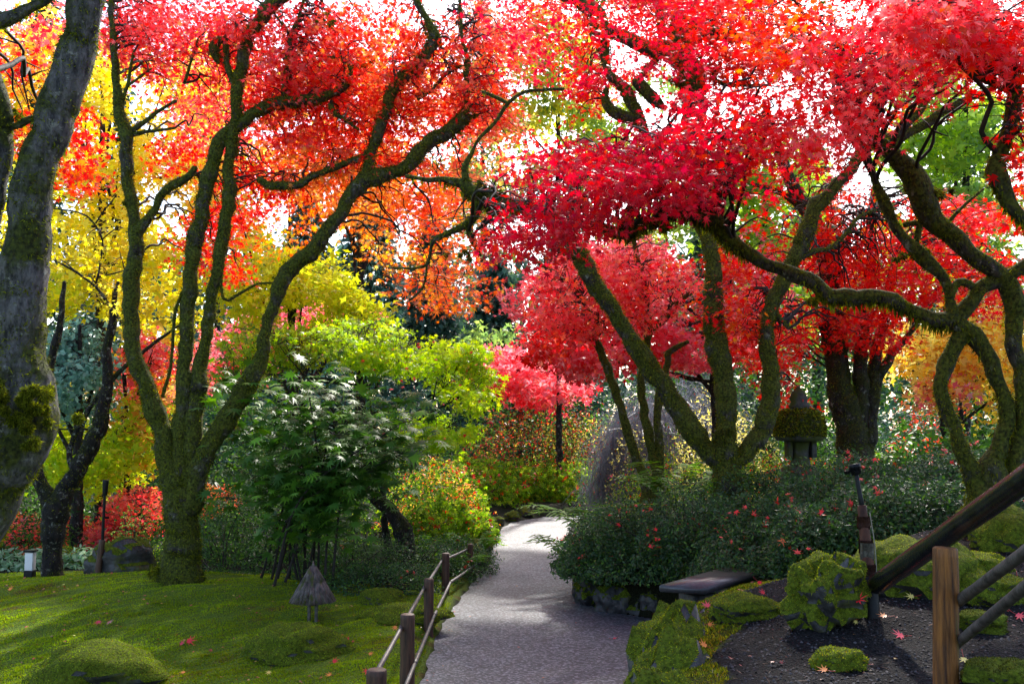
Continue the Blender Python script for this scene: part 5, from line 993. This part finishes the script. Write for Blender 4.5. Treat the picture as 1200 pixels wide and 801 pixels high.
me = Mesh(); flatlog(me, b_ + [0, 0, z1 - .06], b_ + [0, 0, z1 + .03], .022, .006, 10, .02); me.build('finial', M['shingle'], t)
me = Mesh(); flatlog(me, b_ + [0, 0, .17], b_ + [0, 0, .33], .05, .05, 14, 0); me.build('lamp', M['metal_black'], t)
me = Mesh()
for k_ in range(500):
    a = rng.normal(-1.75, .28); h_ = rng.uniform(.02, .9); r_ = R0 * (1 - h_ * .85) + .012; c = b_ + np.array([math.cos(a) * r_, math.sin(a) * r_, z0 + h_ * (z1 - z0) * .8]); d_ = rng.normal(size=3) * .6 + [0, -1, .2]
    scatter(me, c[None], rng.normal(size=(1, 3)), d_[None], np.array([.02]), BLADE, pick('moss_dark', 1))
me.build('moss', M['moss_blade'], t)

# small lamp box at the far left
b_ = np.array([*at(42, 13.6), 0]); b_[2] = float(height(b_[0], b_[1])) - .02; zt = P(42, 646, 13.6)[2]
t = thing('lamp_box', b_, 'small square post light with a white frosted panel beside the slim forked tree', 'path light')
zm = P(42, 668, 13.6)[2]
me = Mesh(); boxm(me, (b_[0], b_[1], (b_[2] - .1 + zm) / 2), (.115, .115, zm - b_[2] + .1)); me.build('post', M['metal_black'], t)
me = Mesh(); boxm(me, (b_[0], b_[1], (zm + zt) / 2 - .002), (.105, .105, zt - zm - .012)); me.build('lamp_panel', M['frost'], t)
me = Mesh(); boxm(me, (b_[0], b_[1], zt + .012), (.14, .14, .025)); me.build('cap', M['metal_black'], t)
# dark spotlight stake left of the boulder
b_ = np.array([*at(120, 13.0), 0]); b_[2] = float(height(b_[0], b_[1])) - .03
t = thing('spotlight_stake', b_, 'slim dark spotlight pole in front of the boulder between the left hand trees', 'garden lamp')
me = Mesh(); flatlog(me, b_, P(120, 632, 13), .042, .04, 12, .03); me.build('sleeve', M['wood_brown'], t)
me = Mesh(); flatlog(me, P(120, 634, 13), P(123, 575, 13), .02, .016, 10, .02); flatlog(me, P(122, 606, 13) + [.02, 0, 0], P(125, 606, 13) + [.02, 0, 0], .016, None, 10, 0); me.build('pole', M['metal_black'], t)
me = Mesh(); flatlog(me, P(123, 580, 13), P(124, 562, 13), .03, .04, 12, 0); me.build('lamp_head', M['metal_black'], t)

# stone slab bench
c = P(832, 679, 8.9)
t = thing('slab_bench', (c[0], c[1], 0), 'thick flat granite slab bench between the path and the evergreen hedge', 'bench')
me = Mesh(); import bmesh
top = [G(772, 685, .80), G(826, 688, .80), G(898, 668, .80), G(848, 664, .80)]
vb = np.array([[*p_[:2], z_] for z_ in (.80, .74) for p_ in top])
bm = bmesh.new(); vs = [bm.verts.new(v_) for v_ in vb]
for f_ in ([0, 1, 2, 3], [7, 6, 5, 4], [0, 4, 5, 1], [1, 5, 6, 2], [2, 6, 7, 3], [3, 7, 4, 0]): bm.faces.new([vs[i_] for i_ in f_])
bmesh.ops.recalc_face_normals(bm, faces=bm.faces[:]); bmesh.ops.bevel(bm, geom=bm.edges[:], offset=.008, segments=2, affect='EDGES')
v = np.array([x_.co[:] for x_ in bm.verts]); fs = [[y_.index for y_ in x_.verts] for x_ in bm.faces]; bm.free()
me.add2(v, [np.array([f for f in fs if len(f) == 4]), np.array([f for f in fs if len(f) == 3]).reshape(-1, 3)]); me.build('seat', M['slab'], t)
for f_ in (.25, .78):
    q = (top[0] + top[1]) / 2 * (1 - f_) + (top[2] + top[3]) / 2 * f_; me = Mesh(); boxm(me, (q[0], q[1], .34), (.3, .22, .72), .5, .02); me.build('support', M['rock'], t)

# stone lantern
b_ = np.array([*at(937, 13.8), 0]); b_[2] = float(height(b_[0], b_[1])); s_ = 13.8 / F; zc = lambda py: P(937, py, 13.8)[2]
t = thing('stone_lantern', b_, 'squat stone lantern with a thick moss covered roof among the hedge leaves', 'stone lantern')
def lathe(prof, sides, rough=.02, seed=0.):
    me = Mesh(); k_ = []; v = []; th = np.linspace(0, 6.2832, sides, endpoint=False)
    for r_, z_ in prof: v.append(np.stack([b_[0] + r_ * np.cos(th), b_[1] + r_ * np.sin(th), z_ + 0 * th], -1))
    v = np.array(v); v = v + rough * noise(v + seed, 7)[..., None] * unit(v - b_ * [1, 1, 0] - np.array([0, 0, 1.]) * v[..., 2:3] + 1e-4)
    k_ = np.arange(len(prof) * sides).reshape(-1, sides); kn = np.roll(k_, -1, 1); q_ = np.stack([k_[:-1], kn[:-1], kn[1:], k_[1:]], -1).reshape(-1, 4); v = v.reshape(-1, 3)
    me.add2(np.vstack([v, [b_[0], b_[1], prof[-1][1]]]), [q_, np.stack([k_[-1], kn[-1], np.full(sides, len(v))], -1)]); return me
roofz = [zc(515), zc(513), zc(495), zc(485), zc(479)]
lathe([(19 * s_, zc(575)), (22 * s_, zc(560)), (21 * s_, zc(548)), (17 * s_, zc(545))], 24).build('base', M['stone'], t, True)
me = lathe([(13 * s_, zc(548)), (11.5 * s_, zc(540)), (11 * s_, zc(528)), (14 * s_, zc(514)), (16 * s_, zc(512))], 6, .01); me.build('light_box', M['stone'], t)
for sx_ in (-1, 1):
    me = Mesh(); boxm(me, (b_[0] + sx_ * 14 * s_, b_[1] - .02, (zc(536) + zc(514)) / 2), (6 * s_, .18, zc(514) - zc(536)), 0, .015); me.build('leg', M['stone'], t)
me = lathe([(10 * s_, zc(518)), (26 * s_, zc(516)), (28 * s_, zc(512)), (28 * s_, zc(500)), (26 * s_, zc(490)), (21 * s_, zc(483)), (12 * s_, zc(479)), (8 * s_, zc(476))], 28, .02); rf = me.build('roof', M['stone'], t, True)
me = Mesh(); n_ = 9000; a = rng.uniform(0, 6.283, n_); h_ = rng.uniform(0, 1, n_); rr = np.interp(h_, [0, .3, .55, .8, 1], [28.5, 28.5, 26.5, 20, 6]) * s_; zz = np.interp(h_, [0, .3, .55, .8, 1], [zc(511), zc(499), zc(489), zc(482), zc(477)])
o_ = np.stack([np.cos(a), np.sin(a), 0 * a], -1); pos = np.array([b_[0], b_[1], 0]) + o_ * rr[:, None]; pos[:, 2] = zz; scatter(me, pos, rng.normal(size=(n_, 3)), o_ + rng.normal(0, .5, (n_, 3)) + np.array([0, 0, -.1]), .035 * rng.uniform(.5, 1.4, n_), (BLADE[0] * [1.4, 1, 1], BLADE[1]), pick({'moss_bright': 1, 'moss_dark': 2}, n_, .2)); me.build('moss', M['moss_blade'], rf)
me = lathe([(9 * s_, zc(480)), (12 * s_, zc(476)), (8 * s_, zc(471)), (10 * s_, zc(466)), (7 * s_, zc(459)), (2 * s_, zc(453))], 18, .02); me.build('finial', M['stone'], t, True)

# fallen log stump behind the shrubs: leaning dark trunk left of the path
t_ = tree('leaning_tree', 'short dark leaning trunk slanting through the shrubs left of the path', 'tree', 14.3, [[(475, 632, 11), (468, 612, 10), (448, 590, 9), (432, 570, 8), (420, 550, 7), (405, 520, 5), (395, 490, 4)]], [(400, 480, 40, 30, 14.5, .5, 260, 'green')], 'bark_dark', .07, STAR5, mossy=400, twig_n=12)

# ================================================================== FALLEN LEAVES
M['dry_leaf'] = leaf_mat('fallen_leaf', .4, .4, .15)
def fallen(px, py, col, label, size=.042, right=True, lift=.022, d=None, z=None):
    if d is not None: p_ = P(px, py, d)
    else:
        x_, y_ = gr(px, py) if right else gl(px, py); p_ = np.array([x_, y_, float(height(x_, y_)) + lift])
    me = Mesh(); tv, tf = STAR7; tv = tv * [1, 1, -.6]
    nr = np.array([[rng.normal(0, .3), -.75 + rng.normal(0, .25), 1.]]); yd = rng.normal(size=(1, 3))
    scatter(me, np.array([p_]), nr, yd, np.array([size * 1.2]), (tv, tf), np.array([col]) * rng.uniform(.85, 1.1))
    y0 = me.v[0][1]; dr = unit(y0 - me.v[0][0]); me2 = Mesh(); tube(me, smooth_path([[*y0, .0013], [*(y0 + dr * .018), .0012], [*(y0 + dr * .04 + [0, 0, .004]), .001]], .01), 4, 0, col=(.4, .04, .03))
    o = me.build('fallen_leaf', M['dry_leaf'], None); tag(o, label, 'leaf', 'fallen maple leaves')
RED, CR, OR, YE_, PK = (.88, .03, .04), (.65, .015, .04), (.88, .25, .04), (.88, .7, .2), (.88, .09, .12)
for (px, py, c, lb, sz) in [(1150, 662, RED, 'largest bright red maple leaf lying on gravel between the moss mounds above the lower rails', .060), (1057, 783, RED, 'red maple leaf beside the small moss clump at the bottom of the gravel bed', .05) if False else (1008, 782, PK, 'pinkish red maple leaf against the small moss clump low on the gravel bed', .052),
    (1055, 749, PK, 'pink red maple leaf alone on dark gravel left of the wooden post', .045), (966, 790, OR, 'orange maple leaf near the bottom edge left of the small moss clump', .032), (928, 729, RED, 'red maple leaf left of the big upright mossy stone low down', .04),
    (934, 688, PK, 'pink red maple leaf left of the top of the big upright mossy stone', .04), (940, 696, RED, 'red maple leaf just below the pink one left of the upright mossy stone', .035), (1068, 703, YE_, 'pale yellow maple leaf on gravel left of the wooden post', .035),
    (1066, 694, CR, 'crimson maple leaf just above the pale yellow leaf', .05), (1087, 686, RED, 'red maple leaf tucked against the left side of the wooden post', .05), (834, 722, RED, 'red maple leaf at the left end of the gravel bed', .036), (829, 713, PK, 'pale pink maple leaf at the left end of the gravel near the moss edge', .04),
    (862, 722, CR, 'dark crimson maple leaf in front of the small domed hummock', .04), (890, 686, RED, 'small red maple leaf on moss behind the domed hummock', .032), (894, 698, RED, 'small red maple leaf right of the domed hummock', .03), (813, 746, CR, 'crimson maple leaf on the moss edge beside orange leaves', .045), (820, 742, PK, 'wet pink maple leaf on top of the mossy edge', .045),
    (806, 737, OR, 'orange maple leaf highest on the mossy edge', .032), (832, 736, OR, 'small orange maple leaf on moss where the gravel starts', .03), (825, 760, OR, 'orange yellow maple leaf lowest on the mossy edge', .04), (768, 735, OR, 'orange maple leaf on moss nearest the path', .03), (795, 699, RED, 'red maple leaf on the far rim of the mossy edge', .035),
    (1126, 690, RED, 'red maple leaf peeping right of the wooden post top', .04), (1188, 618, PK, 'pink maple leaf behind the lower rails at the right edge', .045), (1193, 682, RED, 'red maple leaf between the two lower rails at the right edge', .04), (1195, 726, PK, 'pale pink maple leaf under the lower rail at the right edge', .045), (1130, 778, YE_, 'dull yellow leaf right of the wooden post base', .035), (1003, 733, YE_, 'small yellow leaf at the foot of the upright mossy stone', .02), (1036, 726, OR, 'orange leaf at the foot of the leaning lamp stake', .035)]:
    fallen(px, py, c, lb, sz)
fallen(1125, 613, PK, 'red leaf stuck on top of the sloping black handrail', .045, d=4.45)
fallen(1006, 702, RED, 'bright red leaf caught on the side of the upright mossy stone by the lamp stake', .045, d=5.05)
for (px, py, c, lb, sz) in [(222, 753, RED, 'bright red leaf in the middle of the moss lawn', .07), (213, 756, CR, 'dull crimson leaf beside the bright red leaf in the moss lawn', .05), (115, 731, CR, 'brown red leaf cluster on the moss below the forked tree', .06), (128, 731, (.4, .08, .03), 'brown curled leaf beside the brown red cluster on the moss', .06), (392, 777, RED, 'red leaf on moss right of the stone under the pagoda light', .045), (430, 789, RED, 'red leaf on moss near the fence at the bottom', .05), (463, 737, OR, 'orange leaf on the moss beside the hummock at the fence', .05), (386, 793, OR, 'orange leaf on moss at the bottom left of the fence', .045), (434, 768, OR, 'small orange leaf between the pagoda light stone and the fence', .04), (407, 751, RED, 'small red leaf right of the mossy stone under the pagoda light', .04), (12, 692, OR, 'orange red leaf on the moss at the left edge', .05), (215, 790, OR, 'small orange leaf right of the low round moss covered stone', .035), (465, 696, PK, 'pink red leaf on the little stone under the dark shrubs', .055), (720, 751, PK, 'pink brown leaf lying alone on the path', .04), (315, 790, (.7, .5, .1), 'yellow leaf on the moss between the two mossy stones', .04)]:
    fallen(px, py, c, lb, sz, right=False, lift=.022)
# the many small leaves lying on the shrubs and the bits on moss and gravel
me = Mesh()
for nm, cnt, sz in (('evergreen_shrub', 24, .055), ('azalea', 30, .065), ('glossy_shrub', 5, .045), ('spindle_bush', 26, .075), ('red_leaved_shrub', 20, .06)):
    for nme, ps in TOPS:
        if nme != nm or len(ps) < 5: continue
        k_ = cnt; c = ps[rng.integers(len(ps), size=max(1, k_ // 3))]; c = np.repeat(c, 3, 0)[:k_] + rng.normal(0, .05, (min(k_, 3 * len(c)), 3)) + [0, -.03, .02]; n_ = len(c)
        scatter(me, c, rng.normal(0, .5, (n_, 3)) + [0, -.5, .8], rng.normal(size=(n_, 3)), sz * rng.uniform(.6, 1.1, n_), STAR5, pick('red', n_))
c = np.array([P(rng.uniform(400, 590), rng.uniform(400, 520), 13.6 + rng.uniform(-.4, .4)) for _ in range(70)]); n_ = len(c); scatter(me, c, rng.normal(0, .5, (n_, 3)) + [0, -.5, .8], rng.normal(size=(n_, 3)), .05 * rng.uniform(.6, 1.1, n_), STAR5, pick('red', n_))
n_ = 650; x = rng.uniform(-7, -.9, n_); y = rng.uniform(7, 13.5, n_); scatter(me, np.stack([x, y, height(x, y) + .018], -1), rng.normal(0, .3, (n_, 3)) + [0, 0, 1], rng.normal(size=(n_, 3)), .028 * rng.uniform(.5, 1.2, n_), STAR5, pick({'redbrown': 3, 'peach': 1, 'coral': 1}, n_) * .7)
n_ = 420; x = rng.uniform(.6, 4, n_); y = rng.uniform(3.8, 8.4, n_); k_ = x - np.interp(y, YE, XE) > .05; x, y = x[k_], y[k_]; n_ = len(x); scatter(me, np.stack([x, y, height(x, y) + .012], -1), rng.normal(0, .3, (n_, 3)) + [0, 0, 1], rng.normal(size=(n_, 3)), .014 * rng.uniform(.4, 1.5, n_), STAR5, pick({'redbrown': 3, 'peach': 1}, n_) * .6)
n_ = 800; x = rng.uniform(.6, 4, n_); y = rng.uniform(3.8, 8.4, n_); k_ = x - np.interp(y, YE, XE) > .05; x, y = x[k_], y[k_]; n_ = len(x)
scatter(me, np.stack([x, y, height(x, y) + .008], -1), rng.normal(0, .2, (n_, 3)) + [0, 0, 1], rng.normal(size=(n_, 3)) * [1, 1, .08], .05 * rng.uniform(.4, 1.3, n_), (np.array([[-.02, 0, 0], [.02, 0, 0], [0, 1, 0.02]]), np.array([[0, 1, 2]])), np.array([.22, .09, .05]) * rng.uniform(.4, 1.6, (n_, 1)))
n_ = 130; y = rng.uniform(7.5, 24, n_); x = np.interp(y, YL, XL) + np.abs(rng.normal(0, .12, n_)) + .02; k_ = rng.uniform(0, 1, n_) < .25; x[k_] = rng.uniform(-.4, .8, k_.sum())
scatter(me, np.stack([x, y, 0 * x + .014], -1), rng.normal(0, .15, (n_, 3)) + [0, 0, 1], rng.normal(size=(n_, 3)), .024 * rng.uniform(.4, 1.3, n_), STAR5, pick({'redbrown': 3, 'peach': 1, 'red': 1}, n_) * .6)
tag(me.build('leaf_litter', M['dry_leaf']), kind='stuff')
